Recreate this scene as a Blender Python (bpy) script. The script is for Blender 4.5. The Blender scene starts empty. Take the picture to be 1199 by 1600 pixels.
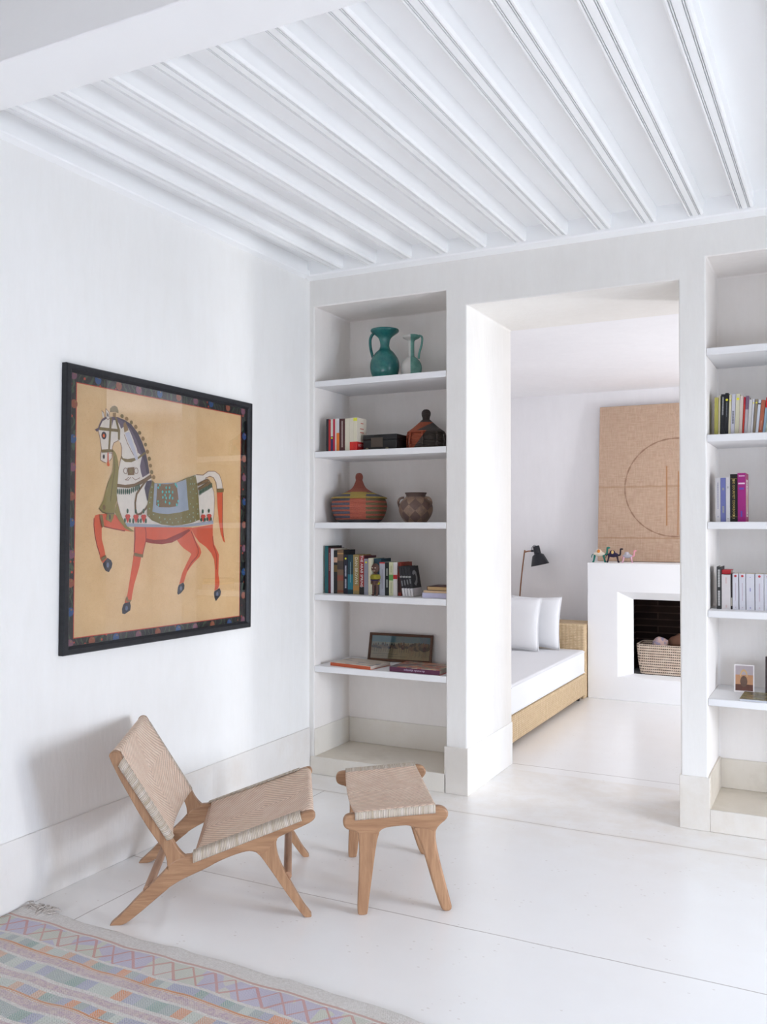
import bpy, bmesh, math, random
from mathutils import Vector, Matrix, noise
random.seed(7)
C = bpy.context.scene.collection
S = bpy.context.scene
R = math.radians

# ------------------------------------------------------------------ camera
yaw = math.atan(712/1400); pit = math.atan(21/1400)
cd = bpy.data.cameras.new('camera'); cam = bpy.data.objects.new('camera', cd); C.objects.link(cam)
cd.sensor_fit = 'HORIZONTAL'; cd.sensor_width = 36; cd.lens = 1400/1199*36
cd.clip_start = 0.05
cam.location = (0, 0, 1.5)
cam.rotation_euler = (math.pi/2+pit, 0, yaw)
S.camera = cam
S.view_settings.view_transform = 'Standard'; S.view_settings.look = 'None'
S.view_settings.gamma = 1; S.view_settings.use_curve_mapping = False
S.view_settings.exposure = 0.07
S.render.film_transparent = False
S.cycles.max_bounces = 8; S.cycles.diffuse_bounces = 6; S.cycles.glossy_bounces = 3
S.cycles.use_adaptive_sampling = True; S.cycles.adaptive_threshold = .02
S.cycles.sample_clamp_indirect = 8
S.cycles.use_denoising = True

# ------------------------------------------------------------------ materials
def lin(c):
    return tuple(((x/255)/12.92 if x/255 <= .04045 else ((x/255+.055)/1.055)**2.4) for x in c)
class NT:
    def __init__(s, name):
        s.m = bpy.data.materials.new(name); s.m.use_nodes = True
        s.t = s.m.node_tree; s.b = s.t.nodes['Principled BSDF']
    def n(s, k, **kw):
        x = s.t.nodes.new(k)
        for a, v in kw.items(): setattr(x, a, v)
        return x
    def put(s, sock, v):
        if isinstance(v, bpy.types.NodeSocket): s.t.links.new(v, sock)
        elif v is not None:
            if sock.type == 'RGBA' and len(v) == 3: v = (*v, 1)
            sock.default_value = v
    def math(s, op, a, b=None, c=None):
        x = s.n('ShaderNodeMath', operation=op)
        s.put(x.inputs[0], a)
        if b is not None: s.put(x.inputs[1], b)
        if c is not None: s.put(x.inputs[2], c)
        return x.outputs[0]
    def mix(s, f, a, b, mode='MIX'):
        x = s.n('ShaderNodeMix', data_type='RGBA', blend_type=mode)
        s.put(x.inputs[0], f); s.put(x.inputs[6], a); s.put(x.inputs[7], b)
        return x.outputs[2]
    def coord(s, kind='Object'):
        if kind == 'World': return s.n('ShaderNodeNewGeometry').outputs['Position']
        return s.n('ShaderNodeTexCoord').outputs[kind]
    def sep(s, v):
        x = s.n('ShaderNodeSeparateXYZ'); s.put(x.inputs[0], v); return x.outputs
    def comb(s, a, b, c):
        x = s.n('ShaderNodeCombineXYZ')
        for i, v in enumerate((a, b, c)): s.put(x.inputs[i], v)
        return x.outputs[0]
    def map(s, v, sc=(1, 1, 1), rot=(0, 0, 0), loc=(0, 0, 0)):
        x = s.n('ShaderNodeMapping'); s.put(x.inputs[0], v)
        x.inputs['Scale'].default_value = sc; x.inputs['Rotation'].default_value = rot; x.inputs['Location'].default_value = loc
        return x.outputs[0]
    def noise(s, v, scale=5, detail=3, rough=.5):
        x = s.n('ShaderNodeTexNoise'); s.put(x.inputs['Vector'], v)
        x.inputs['Scale'].default_value = scale; x.inputs['Detail'].default_value = detail; x.inputs['Roughness'].default_value = rough
        return x.outputs['Fac']
    def vor(s, v, scale=5, out='Distance', feature='F1'):
        x = s.n('ShaderNodeTexVoronoi', feature=feature); s.put(x.inputs['Vector'], v); x.inputs['Scale'].default_value = scale
        return x.outputs[out]
    def ramp(s, f, stops, interp='LINEAR'):
        x = s.n('ShaderNodeValToRGB'); s.put(x.inputs[0], f); e = x.color_ramp; e.interpolation = interp
        while len(e.elements) < len(stops): e.elements.new(.5)
        for el, (p, c) in zip(e.elements, stops): el.position = p; el.color = (*c, 1) if len(c) == 3 else c
        return x.outputs[0]
    def rng(s, v, a, b, c=0, d=1):
        x = s.n('ShaderNodeMapRange'); s.put(x.inputs[0], v)
        for i, q in enumerate((a, b, c, d)): x.inputs[i+1].default_value = q
        return x.outputs[0]
    def bump(s, h, strength=.3, dist=.01):
        x = s.n('ShaderNodeBump'); x.inputs['Strength'].default_value = strength; x.inputs['Distance'].default_value = dist
        s.put(x.inputs['Height'], h); s.put(s.b.inputs['Normal'], x.outputs[0])
    def fin(s, col, rough=.5, spec=.5, metal=0):
        s.put(s.b.inputs['Base Color'], col); s.put(s.b.inputs['Roughness'], rough)
        s.put(s.b.inputs['Specular IOR Level'], spec); s.put(s.b.inputs['Metallic'], metal)
        return s.m
MC = {}
def paint(rgb, rough=.5, name=None, var=.06, metal=0, spec=.4, bump=0):
    """plain procedural finish in an sRGB colour with faint uneven tone"""
    key = (tuple(rgb), rough, metal, spec, bump)
    if key in MC: return MC[key]
    t = NT(name or 'finish_%02x%02x%02x' % tuple(int(v) for v in rgb)); c = lin(rgb)
    f = t.noise(t.coord(), 40, 3)
    a = tuple(x*(1-var) for x in c); b = tuple(min(1, x*(1+var)) for x in c)
    if bump: t.bump(t.noise(t.coord(), 180, 3), bump, .002)
    MC[key] = t.fin(t.mix(f, a, b), rough, spec, metal)
    return MC[key]

def plaster(name, c1, c2, rough=.75, streak=True, strength=.25, blot=None):
    t = NT(name); p = t.coord('World')
    n1 = t.noise(t.map(p, (3, 3, .7)), 5, 6, .75) if streak else t.noise(p, 3, 5, .6)
    n2 = t.noise(p, 1.3, 4, .6)
    f = t.math('ADD', t.math('MULTIPLY', n1, .5), t.math('MULTIPLY', n2, .5))
    col = t.mix(t.rng(f, .35, .65), c1, c2)
    if blot: col = t.mix(t.rng(t.noise(p, 2.1, 6, .7), .52, .72, 0, .55), col, blot)
    h = t.math('ADD', t.math('MULTIPLY', t.noise(t.map(p, (14, 14, 3)), 3, 4), .6), t.math('MULTIPLY', t.noise(p, 2.5, 3), 1.0))
    t.bump(h, strength, .01)
    return t.fin(col, rough, .3)
M_WALL = plaster('lime_plaster', (.86, .845, .815), (.90, .89, .87))
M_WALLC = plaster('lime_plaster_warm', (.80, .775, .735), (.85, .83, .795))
M_NICHE = plaster('lime_plaster_niche', (.85, .80, .755), (.90, .86, .82))
M_FARW = plaster('far_room_plaster', (.85, .84, .85), (.90, .89, .90), strength=.1)
M_CEIL = plaster('white_ceiling_paint', (.92, .92, .915), (.94, .94, .935), .55, False, .05)
M_TAD = plaster('polished_plaster_base', (.70, .65, .585), (.78, .74, .685), .45, False, .25, blot=(.64, .56, .46))
M_TADL = plaster('polished_plaster_left', (.78, .745, .71), (.84, .82, .79), .45, False, .25, blot=(.72, .65, .58))
M_TADS = plaster('polished_plaster_sill', (.66, .59, .49), (.76, .70, .61), .4, False, .25, blot=(.50, .43, .33))
M_TADF = plaster('polished_plaster_front', (.75, .705, .63), (.81, .77, .70), .4, False, .2, blot=(.68, .61, .50))
M_REAR = plaster('unseen_dark_plaster', (.34, .30, .27), (.42, .38, .34))  # dark finish added out of view to cut light bounced onto the drop beam
M_SHELF = plaster('shelf_paint', (.80, .79, .79), (.85, .84, .84), .6, False, .05)
M_WPLAST = plaster('hearth_white_plaster', (.90, .905, .915), (.93, .935, .94), .6, False, .12)

def floor_mat():
    t = NT('polished_plaster_floor'); p = t.coord('World'); x, y, z = t.sep(p)
    n1 = t.noise(t.map(p, (.8, 2.2, 1)), 2.2, 4, .5); n2 = t.noise(p, 7, 4, .6); n3 = t.noise(p, .8, 3)
    col = t.mix(n1, (.875, .87, .865), (.90, .90, .90))
    col = t.mix(t.math('MULTIPLY', n2, .5), col, (.83, .80, .77))
    col = t.mix(t.rng(n3, .3, .9, 0, .3), col, (.82, .78, .73))
    sp = t.math('MULTIPLY', t.math('LESS_THAN', t.vor(t.map(p, (1, 1.6, 1)), 22), .12), t.math('GREATER_THAN', t.noise(p, 5, 2), .55))
    col = t.mix(t.math('MULTIPLY', sp, .4), col, (.55, .49, .44))
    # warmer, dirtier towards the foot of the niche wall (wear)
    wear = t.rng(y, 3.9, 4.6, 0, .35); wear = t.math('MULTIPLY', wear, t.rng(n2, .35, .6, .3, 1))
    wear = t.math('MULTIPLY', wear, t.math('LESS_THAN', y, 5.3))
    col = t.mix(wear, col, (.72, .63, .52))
    def line(v, c, w=.0028): return t.math('LESS_THAN', t.math('ABSOLUTE', t.math('SUBTRACT', v, c)), w)
    wob = t.math('MULTIPLY', t.math('SUBTRACT', t.noise(p, 3, 2), .5), .012)
    yy = t.math('ADD', y, wob); xx = t.math('ADD', x, wob)
    L = t.math('MAXIMUM', line(yy, 4.385, .003), line(yy, 3.132))
    L = t.math('MAXIMUM', L, line(yy, 5.425, .004)); L = t.math('MAXIMUM', L, line(yy, 1.2))
    L = t.math('MAXIMUM', L, t.math('MULTIPLY', line(xx, -2.606), t.math('LESS_THAN', y, 4.385)))
    L2 = t.math('MULTIPLY', t.rng(t.math('ABSOLUTE', t.math('SUBTRACT', yy, 4.385)), 0, .03, .3, 0), 1)
    col = t.mix(L2, col, (.66, .58, .48))
    col = t.mix(t.math('MULTIPLY', L, .62), col, (.30, .25, .22))
    h = t.math('SUBTRACT', t.math('MULTIPLY', t.noise(p, 4, 2), .5), L)
    t.bump(h, .12, .004)
    return t.fin(col, t.math('ADD', t.math('MULTIPLY', n3, .05), .235), .6)
M_FLOOR = floor_mat()

def wood(name, dark, light, axis=0, rough=.45, scale=1):
    t = NT(name); p = t.coord()
    sc = [26, 26, 26]; sc[axis] = 2.2
    w = t.noise(t.map(p, tuple(v*scale for v in sc)), 1.6, 5, .65)
    f2 = t.noise(t.map(p, tuple(v*4*scale for v in sc)), 1.5, 3)
    col = t.mix(t.rng(w, .35, .68), dark, light)
    col = t.mix(t.rng(f2, .45, .7, 0, .35), col, tuple(v*.7 for v in dark))
    t.bump(f2, .12, .001)
    return t.fin(col, rough, .4)
TKD, TKL = (.29, .15, .078), (.46, .265, .145)
M_TEAKX = wood('teak_grain_along', TKD, TKL, 0)
M_TEAKZ = wood('teak_grain_upright', TKD, TKL, 2)
M_TEAKY = wood('teak_round_bar', (.36, .20, .12), (.50, .30, .19), 1)
M_DARKW = wood('black_stained_wood', (.008, .009, .012), (.017, .018, .023), 2, .4)
M_FRAMEW = wood('brown_frame_wood', (.07, .028, .014), (.13, .055, .027), 0, .4)

def weave_mat():
    t = NT('woven_cane'); u, v, _ = t.sep(t.coord('UV'))
    au = t.math('ABSOLUTE', u); av = t.math('ABSOLUTE', v)
    wob = t.math('MULTIPLY', t.math('SUBTRACT', t.noise(t.coord('UV'), 25, 2), .5), .006)
    f = t.math('ADD', t.math('ADD', t.math('MULTIPLY', au, .75), av), wob)
    rib = t.math('ADD', t.math('MULTIPLY', t.math('SINE', t.math('MULTIPLY', f, 2*math.pi/.0215)), .5), .5)
    st = t.math('ADD', t.math('MULTIPLY', t.math('SINE', t.math('MULTIPLY', u, 2*math.pi/.0046)), .5), .5)
    st2 = t.math('ADD', t.math('MULTIPLY', t.math('SINE', t.math('MULTIPLY', v, 2*math.pi/.0062)), .5), .5)
    nn = t.noise(t.map(t.coord('UV'), (1, 1, 1)), 260, 2); nb = t.noise(t.coord('UV'), 18, 3)
    col = t.mix(t.rng(nb, .3, .7), (.80, .585, .45), (.90, .73, .59))
    groove = t.math('POWER', t.math('SUBTRACT', 1, rib), 3)
    col = t.mix(t.math('MULTIPLY', groove, .5), col, (.30, .17, .11))
    dots = t.math('MULTIPLY', t.math('GREATER_THAN', t.math('MULTIPLY', st, st2), .72), groove)
    col = t.mix(t.math('MULTIPLY', dots, .45), col, (.16, .09, .06))
    col = t.mix(t.math('MULTIPLY', t.math('POWER', t.math('SUBTRACT', 1, st), 4), .35), col, (.36, .22, .15))
    col = t.mix(t.rng(nn, .5, .75, 0, .35), col, (.93, .80, .67))
    h = t.math('ADD', t.math('MULTIPLY', rib, .8), t.math('MULTIPLY', st, .35))
    t.bump(h, .7, .004)
    return t.fin(col, .6, .3)
M_WEAVE = weave_mat()
def wrap_mat():
    t = NT('cane_edge_wrap'); u, v, _ = t.sep(t.coord('UV'))
    st = t.math('ADD', t.math('MULTIPLY', t.math('SINE', t.math('MULTIPLY', u, 2*math.pi/.0065)), .5), .5)
    nb = t.noise(t.comb(t.math('MULTIPLY', u, 1), 0, 0), 60, 2)
    col = t.mix(t.rng(nb, .35, .65), (.52, .42, .30), (.72, .64, .56))
    col = t.mix(t.math('MULTIPLY', t.math('POWER', t.math('SUBTRACT', 1, st), 2), .55), col, (.32, .25, .20))
    t.bump(st, .7, .003)
    return t.fin(col, .55, .3)
M_WRAP = wrap_mat()

def basket_rattan():
    t = NT('pale_rattan_weave'); p = t.coord(); x, y, z = t.sep(p)
    h = t.math('ADD', t.math('MULTIPLY', t.math('SINE', t.math('MULTIPLY', t.math('ADD', x, y), 2*math.pi/.035)), .5), .5)
    k = t.math('ADD', t.math('MULTIPLY', t.math('SINE', t.math('MULTIPLY', z, 2*math.pi/.014)), .5), .5)
    w = t.math('MULTIPLY', h, k); n = t.noise(p, 30, 4)
    col = t.mix(t.rng(n, .3, .7), (.62, .46, .28), (.74, .58, .38))
    col = t.mix(t.math('MULTIPLY', t.math('POWER', t.math('SUBTRACT', 1, w), 5), .4), col, (.42, .27, .13))
    t.bump(w, .6, .006)
    return t.fin(col, .6, .3)
M_RATTAN = basket_rattan()
def fabric(name, c, s=.3, sc=400, c2=None):
    t = NT(name); p = t.coord(); n = t.noise(p, 6, 3)
    if c2: return t.fin(t.mix(t.math('GREATER_THAN', t.noise(p, 38, 2), .5), c, c2), .9, .15)
    t.bump(t.math('ADD', t.noise(p, sc, 2), t.math('MULTIPLY', n, 2)), s, .003)
    return t.fin(t.mix(n, tuple(v*.97 for v in c), c), .9, .15)
M_LINEN = fabric('white_linen', (.86, .87, .89))
def burlap():
    t = NT('burlap'); p = t.coord(); x, y, z = t.sep(p)
    a = t.math('SINE', t.math('MULTIPLY', x, 2*math.pi/.012)); b = t.math('SINE', t.math('MULTIPLY', z, 2*math.pi/.012))
    w = t.math('MULTIPLY', a, b); n = t.noise(t.map(p, (1, 1, 8)), 12, 4); n2 = t.noise(t.map(p, (8, 1, 1)), 12, 4)
    col = t.mix(t.rng(t.math('ADD', n, n2), .75, 1.25), (.52, .355, .25), (.64, .47, .35))
    col = t.mix(t.rng(w, .2, 1, 0, .22), col, (.24, .13, .07))
    fold = t.math('LESS_THAN', t.math('ABSOLUTE', t.math('SUBTRACT', t.math('ADD', z, t.math('MULTIPLY', n, .01)), .675)), .008)
    col = t.mix(t.math('MULTIPLY', fold, .35), col, (.34, .18, .08))
    fold = t.math('LESS_THAN', t.math('ABSOLUTE', t.math('SUBTRACT', t.math('ADD', z, t.math('MULTIPLY', n, .02)), .22)), .007)
    col = t.mix(t.math('MULTIPLY', fold, .35), col, (.36, .18, .08))
    t.bump(w, .4, .003)
    return t.fin(col, .9, .1)
M_BURLAP = burlap()
def soot():
    t = NT('sooty_brick'); p = t.coord('World')
    b = t.n('ShaderNodeTexBrick'); x, y, z = t.sep(p); t.put(b.inputs['Vector'], t.comb(t.math('ADD', x, y), z, 0))
    for k, v in (('Scale', 1.0), ('Mortar Size', .006), ('Brick Width', .62), ('Row Height', .06)): b.inputs[k].default_value = v
    b.inputs['Color1'].default_value = (.045, .026, .020, 1); b.inputs['Color2'].default_value = (.016, .010, .009, 1); b.inputs['Mortar'].default_value = (.085, .055, .045, 1)
    t.bump(b.outputs['Fac'], .4, .01)
    return t.fin(t.mix(t.rng(t.noise(p, 8, 4), .3, .7, 0, .6), b.outputs['Color'], (.014, .010, .010)), .9, .1)
M_SOOT = soot()

def glass_mat():
    t = NT('picture_glass'); nt = t.t; nt.nodes.remove(t.b)
    o = [n for n in nt.nodes if n.type == 'OUTPUT_MATERIAL'][0]
    fr = t.n('ShaderNodeFresnel'); fr.inputs[0].default_value = 1.52
    tr = t.n('ShaderNodeBsdfTransparent'); gl = t.n('ShaderNodeBsdfGlossy'); gl.inputs['Roughness'].default_value = .0
    mx = t.n('ShaderNodeMixShader'); nt.links.new(t.math('MULTIPLY', fr.outputs[0], 2.0), mx.inputs[0])
    nt.links.new(tr.outputs[0], mx.inputs[1]); nt.links.new(gl.outputs[0], mx.inputs[2]); nt.links.new(mx.outputs[0], o.inputs[0])
    return t.m
M_GLASS = glass_mat()

# ------------------------------------------------------------------ object helpers
def link(name, me, m=None, parent=None, loc=None, rot=None):
    o = bpy.data.objects.new(name, me); C.objects.link(o)
    if m is not None:
        for q in (m if isinstance(m, (list, tuple)) else [m]): me.materials.append(q)
    if parent is not None: o.parent = parent
    if loc is not None: o.location = loc
    if rot is not None: o.rotation_euler = rot
    return o
def obj(name, bm, m, parent=None, loc=None, rot=None, smooth=True, bev=0, seg=2, ang=40):
    me = bpy.data.meshes.new(name); bmesh.ops.recalc_face_normals(bm, faces=bm.faces[:]); bm.to_mesh(me); bm.free()
    if smooth:
        for p in me.polygons: p.use_smooth = True
        try: me.set_sharp_from_angle(angle=R(ang))
        except Exception: pass
    o = link(name, me, m, parent, loc, rot)
    if bev:
        md = o.modifiers.new('bevel', 'BEVEL'); md.width = bev; md.segments = seg; md.limit_method = 'ANGLE'; md.angle_limit = R(35)
    return o
def thing(name, label, cat, loc=(0, 0, 0), rotz=0, group=None):
    o = bpy.data.objects.new(name, None); C.objects.link(o); o.empty_display_size = .05
    o.location = loc; o.rotation_euler = (0, 0, rotz); tag(o, label, cat, group); return o
def tag(o, label, cat, group=None):
    o['label'] = label; o['category'] = cat
    if group: o['group'] = group
    return o
def struct(o): o['kind'] = 'structure'; return o
def bx(bm, x0, x1, y0, y1, z0, z1, mi=0):
    v = [bm.verts.new(p) for p in ((x0, y0, z0), (x1, y0, z0), (x1, y1, z0), (x0, y1, z0), (x0, y0, z1), (x1, y0, z1), (x1, y1, z1), (x0, y1, z1))]
    for f in ((3, 2, 1, 0), (4, 5, 6, 7), (0, 1, 5, 4), (1, 2, 6, 5), (2, 3, 7, 6), (3, 0, 4, 7)):
        bm.faces.new([v[i] for i in f]).material_index = mi
    return bm
def box(name, b, m, parent=None, bev=0, seg=2, **k):
    return obj(name, bx(bmesh.new(), *b), m, parent, bev=bev, seg=seg, **k)
def prism(bm, pts, a0, a1, axis='y', mi=0):
    """pts = (p,q) outline; axis y: p=x q=z; axis x: p=y q=z; axis z: p=x q=y"""
    def P(p, q, a): return {'y': (p, a, q), 'x': (a, p, q), 'z': (p, q, a)}[axis]
    A = [bm.verts.new(P(p, q, a0)) for p, q in pts]; B = [bm.verts.new(P(p, q, a1)) for p, q in pts]
    n = len(pts)
    bm.faces.new(A).material_index = mi; bm.faces.new(B[::-1]).material_index = mi
    for i in range(n): bm.faces.new((A[i], B[i], B[(i+1) % n], A[(i+1) % n])).material_index = mi
    return bm
def lathe(bm, prof, seg=40, cx=0, cy=0, z0=0, caps=True, mi=0):
    rings = []
    for r, z in prof:
        if r < 1e-5: rings.append([bm.verts.new((cx, cy, z0+z))])
        else: rings.append([bm.verts.new((cx+r*math.cos(2*math.pi*i/seg), cy+r*math.sin(2*math.pi*i/seg), z0+z)) for i in range(seg)])
    for a, b in zip(rings, rings[1:]):
        for i in range(seg):
            j = (i+1) % seg
            if len(a) == 1 and len(b) == 1: continue
            if len(a) == 1: f = bm.faces.new((a[0], b[i], b[j]))
            elif len(b) == 1: f = bm.faces.new((a[i], b[0], a[j]))
            else: f = bm.faces.new((a[i], b[i], b[j], a[j]))
            f.material_index = mi
    if caps:
        if len(rings[0]) > 1: bm.faces.new(rings[0]).material_index = mi
        if len(rings[-1]) > 1: bm.faces.new(rings[-1][::-1]).material_index = mi
    return bm
def spline(pts, n=6):
    P = [Vector(p) for p in pts]; out = []
    for i in range(len(P)-1):
        a, b, c, d = P[max(i-1, 0)], P[i], P[i+1], P[min(i+2, len(P)-1)]
        for k in range(n):
            t = k/n
            out.append(.5*((2*b)+(c-a)*t+(2*a-5*b+4*c-d)*t*t+(3*b-a-3*c+d)*t**3))
    out.append(P[-1]); return out
def tube(bm, pts, r, seg=10, caps=True, mi=0, flat=1.0):
    P = [Vector(p) for p in pts]; rs = r if isinstance(r, (list, tuple)) else [r]*len(P)
    up = Vector((0, 0, 1)); rings = []; side = None
    for i, p in enumerate(P):
        d = (P[min(i+1, len(P)-1)]-P[max(i-1, 0)]).normalized()
        if side is None: side = d.cross(up if abs(d.z) < .9 else Vector((1, 0, 0))).normalized()
        else: side = (side-d*side.dot(d)).normalized()
        u2 = d.cross(side).normalized(); rr = rs[min(i, len(rs)-1)]
        rings.append([bm.verts.new(p+side*(rr*math.cos(2*math.pi*k/seg))+u2*(rr*flat*math.sin(2*math.pi*k/seg))) for k in range(seg)])
    for a, b in zip(rings, rings[1:]):
        for k in range(seg): bm.faces.new((a[k], a[(k+1) % seg], b[(k+1) % seg], b[k])).material_index = mi
    if caps: bm.faces.new(rings[0][::-1]).material_index = mi; bm.faces.new(rings[-1]).material_index = mi
    return bm
def ball(bm, c, r, seg=16, rings=10, mi=0):
    r = r if isinstance(r, (tuple, list)) else (r, r, r); c = Vector(c)
    vs = []
    for i in range(rings+1):
        th = math.pi*i/rings
        if i in (0, rings): vs.append([bm.verts.new(c+Vector((0, 0, r[2]*math.cos(th))))])
        else: vs.append([bm.verts.new(c+Vector((r[0]*math.sin(th)*math.cos(2*math.pi*k/seg), r[1]*math.sin(th)*math.sin(2*math.pi*k/seg), r[2]*math.cos(th)))) for k in range(seg)])
    for a, b in zip(vs, vs[1:]):
        for k in range(seg):
            j = (k+1) % seg
            if len(a) == 1: f = bm.faces.new((a[0], b[k], b[j]))
            elif len(b) == 1: f = bm.faces.new((a[k], b[0], a[j]))
            else: f = bm.faces.new((a[k], b[k], b[j], a[j]))
            f.material_index = mi
    return bm
def solid_cells(xs, ys, zs, filled, matf=None):
    """one mesh of the filled cells of a grid, with only its outer faces"""
    bm = bmesh.new(); V = {}
    def v(i, j, k):
        if (i, j, k) not in V: V[(i, j, k)] = bm.verts.new((xs[i], ys[j], zs[k]))
        return V[(i, j, k)]
    nx, ny, nz = len(xs)-1, len(ys)-1, len(zs)-1
    g = lambda i, j, k: 0 <= i < nx and 0 <= j < ny and 0 <= k < nz and filled((xs[i]+xs[i+1])/2, (ys[j]+ys[j+1])/2, (zs[k]+zs[k+1])/2)
    F = {(-1, 0, 0): ((0,0,0),(0,0,1),(0,1,1),(0,1,0)), (1,0,0): ((1,0,0),(1,1,0),(1,1,1),(1,0,1)), (0,-1,0): ((0,0,0),(1,0,0),(1,0,1),(0,0,1)),
         (0,1,0): ((0,1,0),(0,1,1),(1,1,1),(1,1,0)), (0,0,-1): ((0,0,0),(0,1,0),(1,1,0),(1,0,0)), (0,0,1): ((0,0,1),(1,0,1),(1,1,1),(0,1,1))}
    for i in range(nx):
        for j in range(ny):
            for k in range(nz):
                if not g(i, j, k): continue
                for d, q in F.items():
                    if not g(i+d[0], j+d[1], k+d[2]):
                        f = bm.faces.new([v(i+a, j+b, k+c) for a, b, c in q])
                        if matf:
                            f.material_index = matf(f.calc_center_median(), d)
    return bm
def text(name, s, size, m, parent, loc, rot, ext=.0002, sx=1, align='CENTER'):
    cu = bpy.data.curves.new(name, 'FONT'); cu.body = s; cu.size = size; cu.align_x = align; cu.align_y = 'CENTER'; cu.extrude = ext; cu.resolution_u = 2
    tmp = bpy.data.objects.new('tmp_text', cu); C.objects.link(tmp)
    dg = bpy.context.evaluated_depsgraph_get(); me = bpy.data.meshes.new_from_object(tmp.evaluated_get(dg))
    bpy.data.objects.remove(tmp); me.materials.clear()
    o = link(name, me, m, parent, loc); o.scale = (sx, 1, 1)
    o.rotation_euler = rot; return o
ROT_SPINE_DOWN = Matrix(((0, 1, 0), (0, 0, -1), (-1, 0, 0))).to_euler()      # text runs downwards on a spine facing -y
ROT_SPINE_UP = Matrix(((0, -1, 0), (0, 0, -1), (1, 0, 0))).to_euler()
ROT_FRONT = Matrix(((1, 0, 0), (0, 0, -1), (0, 1, 0))).to_euler()
ROT_COVER = Matrix(((0, 0, 1), (1, 0, 0), (0, 1, 0))).to_euler()             # on the +x face
# ================================================================== the setting
XL, YB, ZC = -2.876, 4.66, 3.097
# floor
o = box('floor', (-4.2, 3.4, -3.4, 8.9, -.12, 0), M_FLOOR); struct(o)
# left wall
o = box('wall_left', (-3.1, XL, -3.3, YB, 0, 3.3), M_WALL); struct(o)
# wall with the doorway and the two niches (one solid)
xs = [-3.1, -2.842, -1.975, -1.85, -.71, -.58, .285, 3.1]
ys = [YB, 5.1, 5.16, 5.425]
zs = [0, .105, 2.733, 2.83, 3.3]
def filled(x, y, z):
    if x > -.71 and y > 5.16: return False
    if -1.85 < x < -.71 and z < 2.733: return False
    if y < 5.1 and .105 < z < 2.83 and (-2.842 < x < -1.975 or -.58 < x < .285): return False
    return True
def mf(c, d):
    if .105 < c.z < 2.83 and 4.67 < c.y <= 5.11 and (-2.85 < c.x < -1.97 or -.585 < c.x < .29): return 1
    if abs(c.z-.105) < .001: return 2
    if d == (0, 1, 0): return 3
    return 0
bm = solid_cells(xs, ys, zs, filled, mf)
o = obj('wall_back', bm, [M_WALLC, M_NICHE, M_TADS, M_FARW], bev=.008, seg=3); struct(o)
# wall above/around the far end, right and rear of the front room
XR = 2.9
def window_wall(name, along, pos, thick, a0, a1, z1, holes, m):
    """a wall with rectangular openings; along='y' puts it on a plane of constant x"""
    A = sorted({a0, a1, *[h[0] for h in holes], *[h[1] for h in holes]}); Zs = sorted({0, z1, *[h[2] for h in holes], *[h[3] for h in holes]})
    f = lambda a, z: not any(h[0] < a < h[1] and h[2] < z < h[3] for h in holes)
    if along == 'y': bm = solid_cells([pos, pos+thick], A, Zs, lambda x, y, z: f(y, z))
    else: bm = solid_cells(A, [pos, pos+thick], Zs, lambda x, y, z: f(x, z))
    return struct(obj(name, bm, m, bev=.008, seg=2))
def casement(n, along, pos, a0, a1, z0, z1, bars=1):
    """wooden window frame with glazing bars set in an opening"""
    bm = bmesh.new(); w = .06
    def q(a, b, c, d):
        if along == 'y': bx(bm, pos-.025, pos+.025, a, b, c, d)
        else: bx(bm, a, b, pos-.025, pos+.025, c, d)
    q(a0, a1, z0, z0+w); q(a0, a1, z1-w, z1); q(a0, a0+w, z0+w, z1-w); q(a1-w, a1, z0+w, z1-w)
    for i in range(bars):
        c = a0+(a1-a0)*(i+1)/(bars+1); q(c-.02, c+.02, z0+w, z1-w)
    return struct(obj('window_%d' % n, bm, paint((225, 225, 222), .4), bev=.004))
WY0, WY1, WZ0, WZ1 = 3.10, 3.75, .35, 2.0        # windows of the front room, right wall
VY0, VY1 = 2.3, 2.95
window_wall('wall_right', 'y', XR, .3, -3.3, YB, 3.3, [(WY0, WY1, WZ0, WZ1), (VY0, VY1, WZ0, WZ1)], M_WALL)
window_wall('wall_rear', 'x', -3.3, .3, -3.1, XR+.3, 3.3, [(-2.0, .6, .3, 2.4)], M_REAR)
casement(1, 'y', XR+.2, WY0, WY1, WZ0, WZ1, 0); casement(4, 'y', XR+.2, VY0, VY1, WZ0, WZ1, 0); casement(2, 'x', -3.2, -2.0, .6, .3, 2.4, 3)
# far room shell
FX0, FX1, FY1, FZ = -3.02, 1.6, 8.3, 2.735
struct(box('wall_far_left', (FX0-.2, FX0, 5.425, 8.5, 0, 3.0), M_FARW))
struct(box('wall_far_back', (FX0-.2, FX1+.2, FY1, 8.5, 0, 3.0), M_FARW))
FWY0, FWY1 = 6.55, 7.15
window_wall('wall_far_right', 'y', FX1, .25, 5.161, FY1, 3.0, [(FWY0, FWY1, .0, 2.25)], M_FARW)
struct(box('ceiling_far_room', (FX0-.2, FX1+.25, 5.4255, 8.5, FZ, 3.0), M_FARW))
struct(box('ceiling_far_strip', (-.7095, FX1+.25, 5.161, 5.425, FZ, 3.0), M_FARW))
casement(3, 'y', FX1+.2, FWY0, FWY1, .0, 2.25, 0)
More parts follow.
